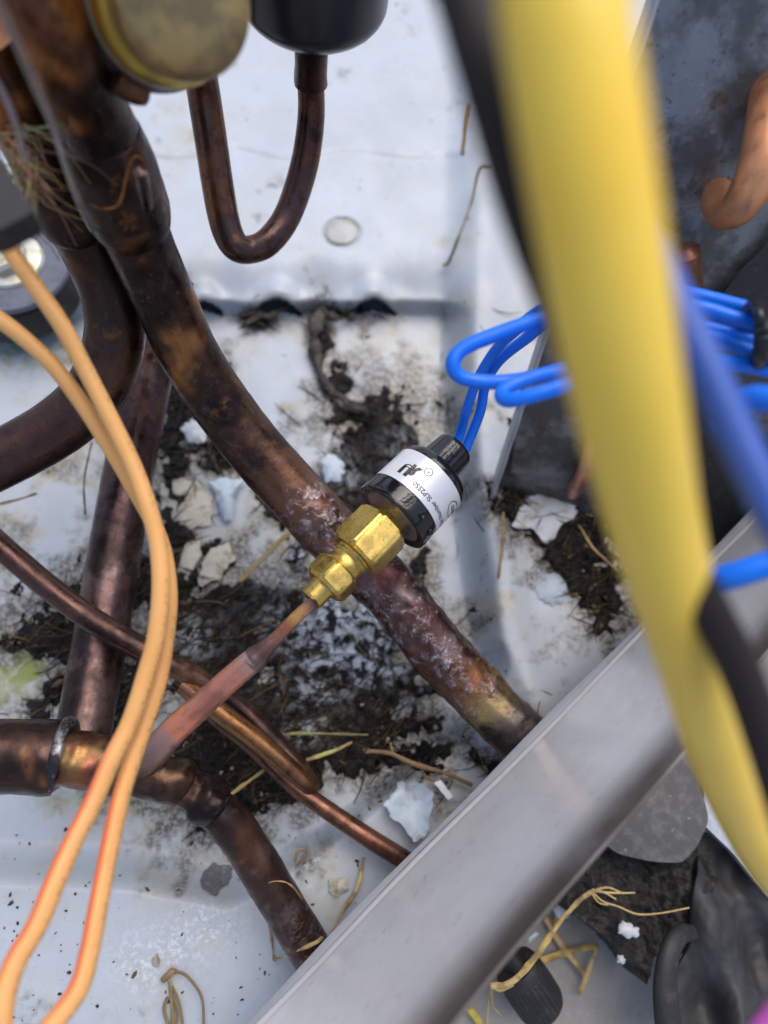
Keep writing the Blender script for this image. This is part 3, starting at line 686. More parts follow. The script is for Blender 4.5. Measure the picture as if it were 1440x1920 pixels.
tube('braze_nub', [(262, 318, 26, .1415), (268, 345, 27, .1365), (276, 385, 24, .1275)], M_COPPER, suction, stops=[(0, (.16, .10, .09)), (1, (.05, .03, .025))], segs=16)
# rust coloured braze line round the coupling
tube('braze_line', [(170, 383, 5, .1315), (193, 391, 6, .1325), (216, 388, 6, .133), (228, 370, 6, .1345), (236, 335, 5, .138), (245, 305, 5, .140), (256, 293, 5, .1405), (268, 300, 4, .140)], M_COPPER, suction, stops=[(0, (.30, .11, .03)), (1, (.34, .14, .04))], segs=8)

loop = tube('loop_pipe', [(-40, 60, 140, .150), (30, 190, 135, .135), (90, 310, 125, .117), (135, 400, 116, .104), (178, 480, 112, .092), (212, 570, 110, .080), (213, 650, 110, .071), (178, 735, 110, .064), (110, 800, 108, .060), (0, 862, 108, .058), (-120, 915, 108, .056)],
    M_COPPER, segs=40, sub=10, stops=[(0, (.15, .06, .03)), (.2, (.05, .025, .018)), (.4, DK), (.5, (.05, .027, .019)), (.6, (.10, .048, .028)), (.72, (.085, .042, .032)), (1, (.055, .030, .025))],
    blot=[((.34, .13, .035), 55, .54, .66, .8, 13, lambda s: sm(.45, .2, s)), ((.015, .01, .008), 60, .5, .62, .7, 15, lambda s: sm(.6, .4, s)), ((.32, .16, .10), 45, .62, .72, .6, 16, lambda s: sm(.5, .6, s))])
tag(loop, 'thick dark copper pipe curving out of the left edge behind the orange wires', 'pipe', 'copper pipes')
tube('coupling', [(106, 345, 130, .1125), (122, 376, 132, .108), (142, 412, 128, .103), (148, 424, 118, .101)], M_COPPER, loop, segs=40, stops=[(0, DK), (1, (.03, .018, .014))], lump=(.0005, 80, None))

low = tube('lower_pipe', [(322, 520, 82, .040), (300, 610, 84, .034), (274, 730, 87, .027), (246, 860, 91, .021), (218, 1020, 95, .017), (188, 1200, 98, .016), (168, 1310, 100, .018), (152, 1400, 100, .021)],
    M_COPPER, segs=40, sub=10, stops=[(0, (.10, .055, .048)), (.4, (.085, .045, .042)), (.7, (.12, .07, .068)), (1, (.10, .052, .045))], blot=[((.22, .15, .14), 60, .55, .7, .5, 17), ((.05, .025, .02), 90, .5, .65, .5, 18)])
tag(low, 'purplish brown copper pipe standing upright in view between the orange wires and mud', 'pipe', 'copper pipes')

trap = tube('trap_pipe', [(352, 20, 62, .125), (376, 140, 62, .105), (393, 247, 61, .091), (411, 365, 59, .079), (425, 430, 57, .073), (443, 462, 54, .070), (470, 468, 50, .068), (504, 452, 51, .069), (540, 402, 51, .072), (570, 312, 52, .081), (583, 225, 51, .092), (583, 150, 50, .103), (583, 60, 50, .117), (584, -30, 50, .131)],
    M_COPPER, segs=32, sub=10, stops=[(0, (.14, .06, .035)), (.25, (.10, .05, .036)), (.4, (.085, .05, .042)), (.6, (.12, .068, .058)), (.72, (.11, .05, .034)), (.85, (.10, .042, .026)), (1, (.03, .02, .018))], blot=[((.22, .085, .035), 55, .54, .68, .6, 23)])
tag(trap, 'U shaped brown copper trap pipe hanging below the black canister', 'pipe', 'copper pipes')
tube('coupling', [(583, 158, 62, .1025), (583, 148, 63, .1040), (583, 110, 61, .110), (583, 62, 64, .1175), (584, 50, 66, .119)], M_COPPER, trap, segs=32, stops=[(0, (.10, .045, .032)), (.5, (.10, .04, .025)), (.65, (.02, .016, .016)), (1, (.02, .018, .02))], lump=(.0003, 160, None))

# tee fitting, lower left
M_COPPERC = pbr('clean_copper', (0.5, 0.2, 0.12), 0.3, 0.6, attr=True, var=[(300, (0.16, 0.07, 0.05), 0.54, 0.72, 0.6), (800, (0.6, 0.29, 0.17), 0.6, 0.76, 0.5)], bump=(500, 0.2, 0.0002), rvar=(160, 0.3, 0.7, 0.2, 0.42))
tee = empty('tee_fitting', P(290, 1440, 0))
tag(tee, 'brazed copper tee fitting at the lower left with solder ring and short stub tube', 'pipe fitting')
tube('run', [(-120, 1412, 132, .050), (0, 1417, 134, .049), (60, 1418, 134, .048), (92, 1420, 137, .0475), (104, 1420, 134, .047)], M_COPPER, tee, segs=36, stops=[(0, (.07, .03, .02)), (1, (.045, .025, .02))], blot=[((.32, .12, .04), 70, .53, .66, .8, 31), ((.012, .009, .009), 70, .5, .62, .8, 32)], lump=(.0007, 90, None))
tube('solder_ring', [(100, 1413, 134, .0478), (106, 1414, 143, .0476), (113, 1415, 143, .0473), (121, 1416, 134, .047), (127, 1417, 114, .047)], M_SOLDER, tee, segs=36, sub=4, lump=(.0012, 110, None))
tube('body', [(112, 1420, 110, .047), (150, 1428, 104, .046), (210, 1440, 98, .0455), (265, 1450, 92, .045), (310, 1460, 88, .0445), (342, 1466, 84, .044), (352, 1470, 66, .0435)], M_COPPER, tee, segs=36, stops=[(0, (.12, .055, .028)), (.2, (.26, .095, .035)), (.36, (.12, .04, .03)), (.6, (.055, .03, .022)), (.8, (.12, .062, .035)), (1, (.07, .035, .022))], blot=[((.02, .013, .011), 80, .5, .62, .7, 33), ((.22, .17, .06), 120, .56, .68, .6, 34)], lump=(.0014, 110, None))
tube('neck', [(340, 1470, 70, .043), (362, 1482, 74, .042), (378, 1492, 86, .041), (392, 1504, 88, .040), (402, 1512, 80, .039)], M_COPPER, tee, segs=32, stops=[(0, (.13, .055, .035)), (.5, (.022, .015, .013)), (1, (.03, .02, .017))], lump=(.0017, 140, None))
tube('outlet_pipe', [(385, 1500, 70, .039), (425, 1538, 78, .036), (462, 1585, 80, .031), (500, 1648, 80, .025), (545, 1722, 79, .020), (596, 1806, 77, .0165), (640, 1880, 76, .016), (690, 1962, 76, .016)], M_COPPER, tee, segs=36, sub=10, stops=[(0, (.03, .018, .015)), (.3, (.06, .035, .030)), (.6, (.075, .045, .040)), (1, (.085, .055, .05))], blot=[((.20, .15, .15), 120, .58, .70, .6, 36), ((.14, .06, .03), 80, .55, .66, .5, 38)], lump=(.00025, 160, None), crust=lambda s: .35 * sm(.4, .6, s))
stub = tube('stub_tube', [(268, 1434, 62, .049), (290, 1410, 57, .053), (330, 1366, 52, .0565), (400, 1302, 49, .061), (452, 1256, 47, .0645), (476, 1236, 46, .066)], M_COPPERC, tee, segs=32, sub=10,
    stops=[(0, (.07, .035, .025)), (.12, (.22, .12, .09)), (.3, (.40, .23, .19)), (.36, (.72, .25, .14)), (.47, (.72, .25, .14)), (.58, (.58, .22, .14)), (.9, (.55, .23, .16)), (1, (.46, .32, .27))], blot=[((.08, .04, .035), 90, .56, .68, .5, 41), ((.46, .30, .26), 110, .64, .74, .5, 42)])
tube('capillary', [(470, 1242, 48, .0655), (482, 1231, 46, .0662), (492, 1221, 38, .067), (505, 1208, 30, .068), (522, 1192, 25, .069), (555, 1158, 24, .0715), (590, 1127, 24, .0735)], M_COPPERC, tee, segs=24, sub=8,
     stops=[(0, (.20, .14, .12)), (.2, (.10, .06, .052)), (.45, (.30, .14, .09)), (.62, (.38, .14, .07)), (.72, (.60, .34, .10)), (.85, (.58, .27, .12)), (1, (.06, .045, .04))])

hair = tube('hairpin_tube', [(-60, 968, 46, .040), (0, 1023, 46, .038), (100, 1108, 46, .034), (190, 1173, 46, .031), (300, 1236, 44, .027), (372, 1272, 40, .021), (440, 1318, 38, .014), (510, 1385, 38, .010), (556, 1438, 38, .0085), (580, 1468, 36, .010), (577, 1471, 33, .0135), (545, 1442, 35, .0165), (478, 1385, 37, .020), (406, 1332, 37, .023), (345, 1286, 36, .021)],
    M_COPPER, segs=28, sub=10, stops=[(0, (.075, .040, .034)), (.3, (.10, .050, .036)), (.42, (.12, .062, .045)), (.5, (.055, .03, .024)), (.62, (.08, .042, .034)), (.75, (.15, .075, .04)), (.85, (.26, .12, .045)), (1, (.24, .11, .04))], blot=[((.30, .16, .09), 60, .6, .72, .5, 51)])
tag(hair, 'slim brown copper tube entering from the left edge and doubling back over the mud', 'pipe', 'slim copper tubes')
slim = tube('slim_tube', [(330, 1278, 26, .012), (408, 1350, 27, .012), (475, 1403, 29, .012), (541, 1465, 31, .011), (604, 1512, 33, .011), (690, 1570, 35, .0095), (757, 1612, 36, .008), (800, 1641, 36, .008), (835, 1665, 36, .008)],
    M_COPPER, segs=24, sub=8, stops=[(0, (.09, .042, .028)), (.5, (.16, .072, .045)), (.65, (.25, .11, .068)), (.9, (.15, .072, .052)), (1, (.17, .13, .12))], blot=[((.06, .03, .025), 110, .56, .68, .5, 52)])
tag(slim, 'thinnest copper tube running from the mud to the foot of the glossy rail', 'pipe', 'slim copper tubes')

# thin capillaries at the far left
c1 = tube('capillary_line', [(-20, -20, 12, .195), (15, 40, 12, .188), (58, 145, 12, .172), (100, 240, 12, .158), (122, 310, 11, .150), (150, 385, 11, .139), (172, 430, 10, .126)], M_STEEL, segs=12)
tag(c1, 'thin grey capillary line lying along the left flank of the thick dark pipe', 'tube', 'capillary lines')
c2 = tube('capillary_line', [(-30, 110, 12, .170), (10, 185, 12, .163), (32, 240, 11, .157), (48, 300, 11, .150)], M_STEEL, segs=12)
tag(c2, 'short grey capillary line above the straw bunch at the left edge', 'tube', 'capillary lines')

# ------------------------------------------------------------------ service valve cap, top left
def cdir(x, y, z):             # camera-axis direction (right, up, towards lens) -> world
    d = M @ np.array([x, y, z], float); return d / np.linalg.norm(d)
valve = empty('service_valve', Dp(300, 40, .14))
tag(valve, 'tarnished brass valve cap at the top left, out of focus near the lens', 'valve')
axv = cdir(.74, -.64, 1.0); cv = Dp(338, 6, .125)
k = .125 / F
lathe('cap', [(-.0075, 0.0005), (-.0075, 122 * k), (-.003, 126 * k), (.0008, 128 * k), (.003, 126 * k), (.0045, 119 * k), (.0055, 104 * k), (.0060, 60 * k), (.0062, 1 * k)], cv, axv, M_BRASSOLD, valve, segs=64, angle=50)
lathe('cap_rim', [(-.0125, .001), (-.0125, 132 * k), (-.0105, 140 * k), (-.0072, 141 * k), (-.0052, 134 * k), (-.0050, .001)], cv, axv, M_BRASSYEL, valve, segs=64)
lathe('lock_ring', [(-.0215, .001), (-.0215, 140 * k), (-.019, 152 * k), (-.0165, 152 * k), (-.015, 142 * k), (-.0128, 140 * k), (-.0126, .001)], cv, axv, M_STEEL, valve, segs=64)
lathe('valve_body', [(-.045, .001), (-.045, 100 * k), (-.0225, 100 * k), (-.022, .001)], cv, axv, M_BRASSOLD, valve, segs=6)
nb = tube('cap_stub', [(215, 145, 52, .150), (250, 168, 50, .147), (272, 176, 42, .1455)], M_COPPER, valve, segs=20, stops=[(0, (.10, .045, .03)), (1, (.22, .09, .05))])

# black canister above the trap
can = empty('filter_canister', P(600, 20, .12))
tag(can, 'black enamelled canister with rounded end at the top centre', 'canister')
cb = P(588, 62, .1165); kk = depth(cb) / F
R0 = 134 * kk
lathe('shell', [(-.001, .0005)] + [(R0 * .50 * (1 - math.cos(a)), R0 * math.sin(a)) for a in np.linspace(.12, math.pi / 2, 14)] + [(R0 * .5 + .05, R0), (R0 * .5 + .055, R0 * .9), (R0 * .5 + .056, .001)], cb, np.array([0, .12, 1.0]), M_BLACKDOME, can, segs=56, angle=50)
lathe('spigot', [(-.006, .0005), (-.006, 28 * kk), (-.0005, 30 * kk), (.003, 34 * kk), (.004, .0005)], cb, np.array([0, .12, 1.0]), M_BLACKDOME, can, segs=28)

# ------------------------------------------------------------------ compressor foot: grommet, washer, bolt
foot = empty('compressor_foot', P(15, 540, -.004))
tag(foot, 'bolted compressor foot with blue grey washer on black rubber at the left edge', 'mounting foot')
def vlathe(nm, u, v, z0, prof, mat, segs=48, rfn=None, ax=(0, 0, 1.0)):
    c = P(u, v, z0); kq = depth(c) / F
    return lathe(nm, [(t, r * kq) for t, r in prof], c, np.array(ax), mat, foot, segs=segs, rfn=rfn)
vlathe('rubber_grommet', 34, 540, -.006, [(0, .1), (0, 118), (.004, 121), (.010, 116), (.014, 112), (.016, 100), (.016, .1)], M_RUBBER)
vlathe('washer', 18, 492, .0105, [(0, .1), (0, 114), (.0006, 116), (.0022, 116), (.0028, 113), (.0028, 66), (.0010, 62), (.001, .1)], M_WASHER, 64)
vlathe('flange_bolt', 18, 490, .0125, [(0, .1), (0, 64), (.0012, 64), (.0022, 60), (.0026, 50), (.0026, .1)], M_BOLT)
vlathe('bolt_head', 12, 487, .0150, [(0, .1), (0, 40), (.0035, 40), (.0048, 33), (.0048, .1)], M_BOLT, 6)
# black box corner
bx = sheet('terminal_box', [(-150, 250), (-20, 262), (64, 395), (-6, 433), (-150, 460)], lambda u, v: .162, M_RUBBER, n=60, rings=3, thick=.005, center=(-60, 370))
tag(bx, 'corner of a matt black box at the left edge above the orange wires', 'box')

# ------------------------------------------------------------------ pressure switch
th = math.radians(17)
axis = M @ (math.cos(th) * np.array([.7071, .7071, 0]) + math.sin(th) * np.array([0, 0, -1.0]))
# lens-facing side of the switch
t0 = Dp(583, 1123, .1925)
kx = .2 / F; ct = math.cos(th)
Tt = lambda px: px * kx / ct           # pixels along the axis -> metres
toc = CAM - (t0 + axis * Tt(250)); E0 = toc - (toc @ axis) * axis; E0 /= np.linalg.norm(E0)
EB = np.cross(axis, E0)                # runs to the photo's upper left or lower right
rt = M @ np.array([.7071, -.7071, 0]) # image lower right
SG = 1.0 if EB @ rt > 0 else -1.0
sw = empty('pressure_switch', t0)
tag(sw, 'black pressure switch with silver label and brass hex fittings above the thick pipe', 'pressure switch')
px = lambda L: [(Tt(t), r * kx) for t, r in L]
def hexr(ap, rot=0.0):
    def fn(ph, t, r):
        a = (ph + rot + math.pi / 6) % (math.pi / 3) - math.pi / 6
        return np.minimum(ap * kx / np.cos(a), r)
    return fn
lathe('flare_collar', px([(-2, 4), (-2, 20), (0, 22.5), (3, 23.5), (26, 23.5), (30, 25), (34, 30), (36, 1)]), t0, axis, M_BRASS, sw, e0=E0, segs=48)
lathe('flare_nut', px([(29, 10), (30, 37), (36, 44), (40, 47), (66, 47), (71, 43), (76, 36), (76.5, 10)]), t0, axis, M_BRASS, sw, e0=E0, segs=144, rfn=hexr(41, -SG * .20), angle=25)
lathe('threaded_neck', px([(74, 10), (75, 33), (82, 35), (90, 34.5), (94, 33), (97, 36), (100, 37.5), (103, 36), (106, 38), (110, 36), (113, 30)]), t0, axis, M_BRASS, sw, e0=E0, segs=56)
lathe('hex_body', px([(107, 10), (108, 46), (113, 54), (117, 57.5), (182, 57.5), (187, 53), (190, 47), (190.5, 10)]), t0, axis, M_BRASS, sw, e0=E0, segs=180, rfn=hexr(50.5, -SG * .17), angle=25)
lathe('brass_shoulder', px([(188, 10), (189, 39), (194, 37), (200, 33), (206, 31)]), t0, axis, M_BRASS, sw, e0=E0, segs=48)
lathe('cup_disc', px([(203, 20), (204, 33), (207, 40), (208.5, 60), (210, 74), (213, 74), (214, 20)]), t0, axis, M_CAPDISC, sw, e0=E0, segs=64)
lathe('cap_base', px([(213, 40), (207, 72), (205.5, 76), (206, 79.5), (210, 81), (216, 81), (224, 80), (236, 79.2), (243, 78.6), (246, 77.5), (247, 40)]), t0, axis, M_BLACKGLOSS, sw, e0=E0, segs=80, angle=60)
lathe('label_band', px([(242, 40), (242.5, 78.3), (243, 78.9), (312, 77.0), (312.5, 76.2), (313, 40)]), t0, axis, M_LABEL, sw, e0=E0, segs=80)
lathe('cap_top', px([(311, 40), (311, 76.0), (318, 75.6), (326, 73.5), (332, 68), (335.5, 58), (336.5, 1)]), t0, axis, M_BLACKGLOSS, sw, e0=E0, segs=80, angle=60)
# boot sits off centre towards the far side
bo = t0 - E0 * (10 * kx) - EB * SG * (7 * kx)
lathe('cable_boot', px([(330, 47), (334, 45.5), (340, 43.5), (388, 40), (394, 39.5), (397.5, 37), (397.5, 29), (393, 25), (393, 1)]), bo, axis, M_BLACKGLOSS, sw, e0=E0, segs=56, angle=45)
# small raised rings on the cap base, shaped to stand for gloss reflections
for a in (27, 61):
    aa = math.radians(a)
    c_ = t0 + axis * Tt(222 + (a % 7)) + (E0 * math.cos(aa) + EB * SG * math.sin(aa)) * (79.6 * kx)
    nn = E0 * math.cos(aa) + EB * SG * math.sin(aa)
    lathe('glint_ring', [(-.0002, .0012), (.00035, .00115), (.00045, .0008), (.0001, .0006), (.0, .0001)], c_, nn, M_BLACKGLOSS, sw, segs=20, angle=60)

# printing on the label: glyph meshes bent round the band
def print_on(nm, text, size, ang, tpx, mat, mirror=False, shear=0.0, offset=0.0, bold=False):
    cu = bpy.data.curves.new('glyphs', 'FONT'); cu.body = text; cu.size = 1; cu.align_x = 'LEFT'; cu.resolution_u = 3
    cu.shear = shear; cu.offset = offset
    tmp = bpy.data.objects.new('glyphs', cu); COL.objects.link(tmp)
    dg = bpy.context.evaluated_depsgraph_get(); me = bpy.data.meshes.new_from_object(tmp.evaluated_get(dg))
    v = np.array([w.co[:2] for w in me.vertices]); fs = [list(p.vertices) for p in me.polygons]
    bpy.data.objects.remove(tmp); bpy.data.curves.remove(cu); bpy.data.meshes.remove(me)
    if mirror: v[:, 0] = v[:, 0].max() - v[:, 0]
    v = v * size
    put(nm, v, fs, ang, tpx, mat, flip=mirror)
def put(nm, v, fs, ang, tpx, mat, flip=False):
    # +x of the text runs against the lower right, +y towards the brass end
    phi = math.radians(ang) - v[:, 0] / 78.0
    tt = tpx - v[:, 1]
    R_ = (np.interp(tt, [243, 312], [78.9, 77.0]) + .30) * kx
    V_ = t0 + axis * (tt * kx / ct)[:, None] + (E0 * np.cos(phi)[:, None] + EB * SG * np.sin(phi)[:, None]) * R_[:, None]
    mesh(nm, V_, fs, mat, sw, smooth=False)
def ringpts(rx, ry, w, cx, cy, n=40):
    a = np.linspace(0, 2 * np.pi, n, endpoint=False)
    v = np.vstack([np.stack([cx + rx * np.cos(a), cy + ry * np.sin(a)], -1), np.stack([cx + (rx - w) * np.cos(a), cy + (ry - w) * np.sin(a)], -1)])
    return v, [[i, (i + 1) % n, (i + 1) % n + n, i + n] for i in range(n)]
print_on('part_number', 'Part Number SLP2550', 13.2, 76, 262, M_INK, offset=.012)
print_on('mark_letter', 'R', 29, -15, 285, M_INKFADE, mirror=True, offset=.07)
print_on('mark_letter', 'U', 29, -26.5, 279, M_INK, offset=.085)
v_, f_ = ringpts(8.5, 8.5, 1.5, 0, 0); put('registered_ring', v_, f_, -8, 291, M_INK)
print_on('registered_letter', 'R', 10, -5.5, 294, M_INK)
v_, f_ = ringpts(25, 14, 1.8, 0, 0); put('logo_oval', v_, f_, 66, 289, M_INK)
print_on('logo_lettering', 'supco', 15, 82, 293, M_INK, offset=.015)

# ------------------------------------------------------------------ wires
def wire(nm, pts, mat, lab, grp=None, segs=20, sub=10, cat='wire', mode='d'):
    if nm in ('lead_wire', 'looped_wire', 'orange_wire'): pts = [(u + random.uniform(-1.6, 1.6), v + random.uniform(-1.6, 1.6), w * random.uniform(.97, 1.03), d) for u, v, w, d in pts]
    return tag(tube(nm, pts, mat, mode=mode, segs=segs, sub=sub, wk={'orange_wire': .89, 'looped_wire': .84, 'lead_wire': .92}.get(nm, 1.0)), lab, cat, grp)
GB = 'blue lead wires'
wire('lead_wire', [(846, 862, 20, .214), (862, 815, 20, .213), (874, 768, 20, .207), (896, 712, 21, .200), (926, 660, 22, .192), (966, 618, 25, .184), (1022, 580, 29, .174), (1120, 548, 29, .168), (1250, 544, 29, .166), (1400, 578, 29, .166), (1490, 600, 29, .166)], M_BLUE, 'left one of the two blue leads leaving the black boot of the switch', GB)
wire('lead_wire', [(860, 872, 20, .215), (880, 822, 20, .214), (902, 772, 20, .210), (911, 722, 21, .205), (935, 678, 22, .198), (985, 634, 25, .190), (1045, 592, 29, .182), (1150, 582, 29, .174), (1270, 598, 29, .170), (1400, 634, 29, .168), (1490, 658, 29, .168)], M_BLUE, 'right one of the two blue leads leaving the black boot of the switch', GB)
wire('looped_wire', [(1490, 628, 33, .150), (1400, 604, 33, .151), (1280, 572, 33, .153), (1130, 572, 34, .155), (1020, 596, 34, .155), (938, 624, 34, .155), (872, 652, 34, .155), (849, 682, 34, .155), (866, 708, 33, .156), (925, 715, 33, .157), (1000, 706, 33, .157), (1080, 682, 33, .158), (1200, 640, 33, .16), (1320, 632, 33, .160), (1420, 662, 33, .160), (1490, 682, 32, .160)], M_BLUE, 'blue wire folded into a rounded loop left of the yellow cable', GB)
wire('looped_wire', [(1490, 712, 36, .152), (1420, 690, 36, .152), (1300, 676, 36, .149), (1160, 690, 36, .146), (1060, 722, 36, .146), (990, 745, 35, .147), (952, 750, 34, .149), (940, 738, 33, .151), (962, 722, 33, .152), (1020, 702, 33, .154), (1090, 690, 33, .156), (1200, 668, 33, .158)], M_BLUE, 'blue wire with a tight bend just under the rounded blue loop', GB)
wire('blue_wire', [(1205, 430, 70, .081), (1258, 548, 72, .080), (1318, 678, 74, .0785), (1378, 812, 76, .0775), (1448, 955, 78, .076), (1520, 1080, 80, .075)], M_BLUE2, 'blurred blue wire slanting down beside the right of the yellow cable', None)
wire('blue_wire', [(1500, 755, 50, .112), (1440, 748, 50, .114), (1395, 752, 48, .118), (1350, 800, 44, .126)], M_BLUE, 'blurred blue wire entering the right edge just below the black tie', None)
wire('blue_wire', [(1500, 1040, 50, .110), (1440, 1058, 50, .111), (1372, 1080, 50, .113), (1310, 1092, 48, .118)], M_BLUE, 'short blue wire crossing the right edge beside the grey rail', None)
wire('yellow_cable', [(1040, -160, 246, .050), (1052, -40, 244, .0505), (1072, 120, 240, .0515), (1118, 400, 232, .055), (1168, 700, 208, .062), (1230, 1000, 168, .077), (1292, 1210, 140, .092), (1344, 1400, 114, .112), (1392, 1520, 100, .130), (1450, 1622, 92, .144), (1530, 1720, 84, .157)], M_YELLOW, 'thick blurred yellow cable sweeping down the right of the picture', None, 40, 12, 'cable')
wire('black_cable', [(826, -160, 114, .062), (862, -40, 114, .062), (912, 130, 114, .062), (974, 340, 112, .0635), (1028, 500, 104, .066), (1100, 690, 90, .070), (1180, 880, 84, .076), (1300, 1090, 80, .080), (1385, 1250, 78, .082), (1440, 1400, 78, .083), (1490, 1560, 78, .084)], M_BLACKW, 'blurred black cable running along the left of the yellow cable', None, 28, 10, 'cable')
wire('pink_wire', [(1385, 2030, 84, .11), (1440, 1960, 84, .11), (1490, 1900, 84, .11), (1550, 1830, 84, .11)], M_PINK, 'magenta wire cutting the bottom right corner', None)
gr = tube('grey_rod', [(1330, 1045, 24, .03), (1380, 1014, 24, .03), (1420, 990, 22, .03)], M_GALVPALE)
tag(gr, 'short grey rod in the dark gap below the slanting blurred blue wire', 'rod')
# tie round the blue bundle
tie = empty('cable_tie', Dp(1420, 630, .155))
tag(tie, 'lumpy black tape tie gripping the blue wires at the right edge', 'cable tie')
for k_, (du, w) in enumerate(((0, 30), (20, 28), (-10, 20))):
    L = []
    for a in np.linspace(0, 2 * math.pi, 13):
        L.append((1418 + du + 16 * math.cos(a) - 14 * math.sin(a) * 0.3, 628 + 56 * math.sin(a) + du * .2, w, .158 - .016 * math.cos(a + .3 * k_)))
    tube('tape_turn', L, M_BLACKDOME, tie, mode='d', segs=12, sub=3, lump=(.0006, 150, None))

wire('orange_wire', [(-60, 395, 36, .150), (-5, 440, 37, .150), (40, 498, 38, .151), (111, 602, 37, .153), (156, 684, 36, .155), (208, 788, 36, .157), (250, 872, 36, .158), (278, 948, 36, .158), (296, 1020, 37, .158), (302, 1103, 37, .157), (292, 1190, 37, .156), (274, 1262, 38, .155), (243, 1354, 38, .153), (208, 1424, 39, .150), (174, 1503, 40, .147), (139, 1574, 42, .143), (104, 1650, 44, .139), (69, 1735, 46, .135), (30, 1802, 48, .132), (4, 1880, 50, .129), (-5, 1980, 52, .126)], M_ORANGE, 'front one of the two orange wires, reddened near the bottom left corner', 'orange wires', 28)
wire('orange_wire', [(-70, 560, 36, .154), (3, 602, 36, .155), (87, 672, 35, .157), (149, 752, 34, .160), (208, 842, 33, .163), (252, 918, 33, .165), (288, 985, 33, .166), (309, 1045, 34, .166), (317, 1120, 34, .165), (312, 1195, 34, .164), (297, 1275, 35, .162), (273, 1354, 36, .159), (250, 1420, 37, .156), (229, 1488, 38, .153), (212, 1556, 39, .150), (198, 1626, 40, .147), (182, 1712, 42, .143), (167, 1784, 43, .140), (146, 1852, 45, .137), (104, 1915, 47, .134), (40, 1990, 50, .130)], M_ORANGE, 'rear one of the two orange wires, peeping out right of the front one', 'orange wires', 28)

# ------------------------------------------------------------------ paint flakes, scabs
def flake(nm, poly, mat, lab, lift=.0012, curl=.0015, seed=0, jit=2.0, rough=(.0008, 160), thick=.0005, zf=None, cat='paint flake', grp='peeled paint flakes'):
    f = zf or (lambda u, v: surf(u, v) * .0 + float(pan_z(u, v)) + lift)
    return tag(sheet(nm, poly, f, mat, n=60, rings=7, thick=thick, jit=jit, seed=seed, bulge=curl, rough=rough), lab, cat, grp)
flake('paint_flake', [(962, 985), (985, 930), (1030, 925), (1078, 938), (1084, 960), (1050, 990), (1042, 1012), (1022, 1020), (1000, 990), (968, 992)], M_FLAKE, 'largest pale flake, lying by the foot of the dark end plate', .0035, .001, 1, 3, (.0016, 170))
flake('paint_flake', [(1010, 1090), (1040, 1070), (1066, 1095), (1062, 1130), (1030, 1138), (1008, 1120)], M_FLAKEBLUE, 'blue grey flake on the pan below the largest pale flake', .0008, .002, 2, 3)
flake('paint_flake', [(722, 1505), (745, 1470), (790, 1468), (812, 1490), (806, 1530), (800, 1570), (775, 1580), (760, 1550), (728, 1530)], M_FLAKEBLUE, 'curled pale blue flake at the foot of the glossy rail', .006, -.004, 3, 3, (.0018, 120), .0009)
flake('paint_flake', [(814, 1468), (826, 1462), (850, 1494), (840, 1500)], M_FLAKEWHITE, 'small white strip standing beside the curled pale blue flake', .005, .0, 4, .6)
flake('paint_flake', [(340, 800), (360, 785), (392, 805), (385, 832), (352, 832)], M_FLAKE, 'pale patch of paint in the mud right of the orange wires, uppermost there', .0035, .002, 5, 2)
flake('paint_flake', [(392, 905), (425, 895), (455, 902), (440, 935), (436, 975), (420, 975), (405, 935)], M_FLAKEBLUE, 'bluish curl of paint left of the thick diagonal pipe', .004, .003, 6, 2)
flake('paint_flake', [(330, 1072), (350, 1012), (375, 1008), (378, 1040), (350, 1090)], M_FLAKECREAM, 'narrow cream paint chip beside the orange wires over the mud', .0030, .001, 7, 2)
flake('paint_flake', [(368, 1085), (395, 1030), (430, 1015), (440, 1048), (412, 1085), (380, 1098)], M_FLAKECREAM, 'broad cream paint chip next to the narrow cream chip', .0032, .001, 8, 2)
flake('paint_flake', [(300, 905), (350, 895), (398, 930), (396, 985), (330, 1005), (300, 985)], M_FLAKECREAM, 'wide stained plate of paint above the two cream chips', .0015, .001, 9, 3)
flake('paint_flake', [(598, 862), (625, 850), (648, 868), (640, 900), (610, 905)], M_FLAKEBLUE, 'pale blue flake half under the black clump left of the switch', .0045, .002, 10, 2)
flake('paint_flake', [(620, 1650), (650, 1645), (655, 1668), (632, 1680), (618, 1676)], M_FLAKECREAM, 'tiny cream flake right of the lower outlet pipe', .001, .0012, 12, 2)
flake('dark_scab', [(375, 1648), (398, 1618), (436, 1628), (432, 1652), (404, 1680), (382, 1665)], M_FLAKEDARK, 'square dark grey scab on the clean pan left of the outlet pipe', .0004, .0006, 13, 2.2, (.0005, 300), cat='scab', grp=None)
flake('pebble', [(284, 1797), (294, 1790), (299, 1804), (296, 1814), (286, 1812)], M_FLAKECREAM, 'small tan chip on the clean pan near the bottom left', .001, .001, 14, .5, thick=.001, cat='chip', grp=None)
peb = P(786, 1276, .001)
tag(lathe('pebble', [(-.0015, .0004), (-.001, .0016), (.0, .0020), (.001, .0016), (.0017, .0005)], peb, np.array([.3, .2, 1.0]), M_FLAKECREAM, segs=14, angle=80), 'round cream pebble by the mud below the thick pipe', 'pebble')

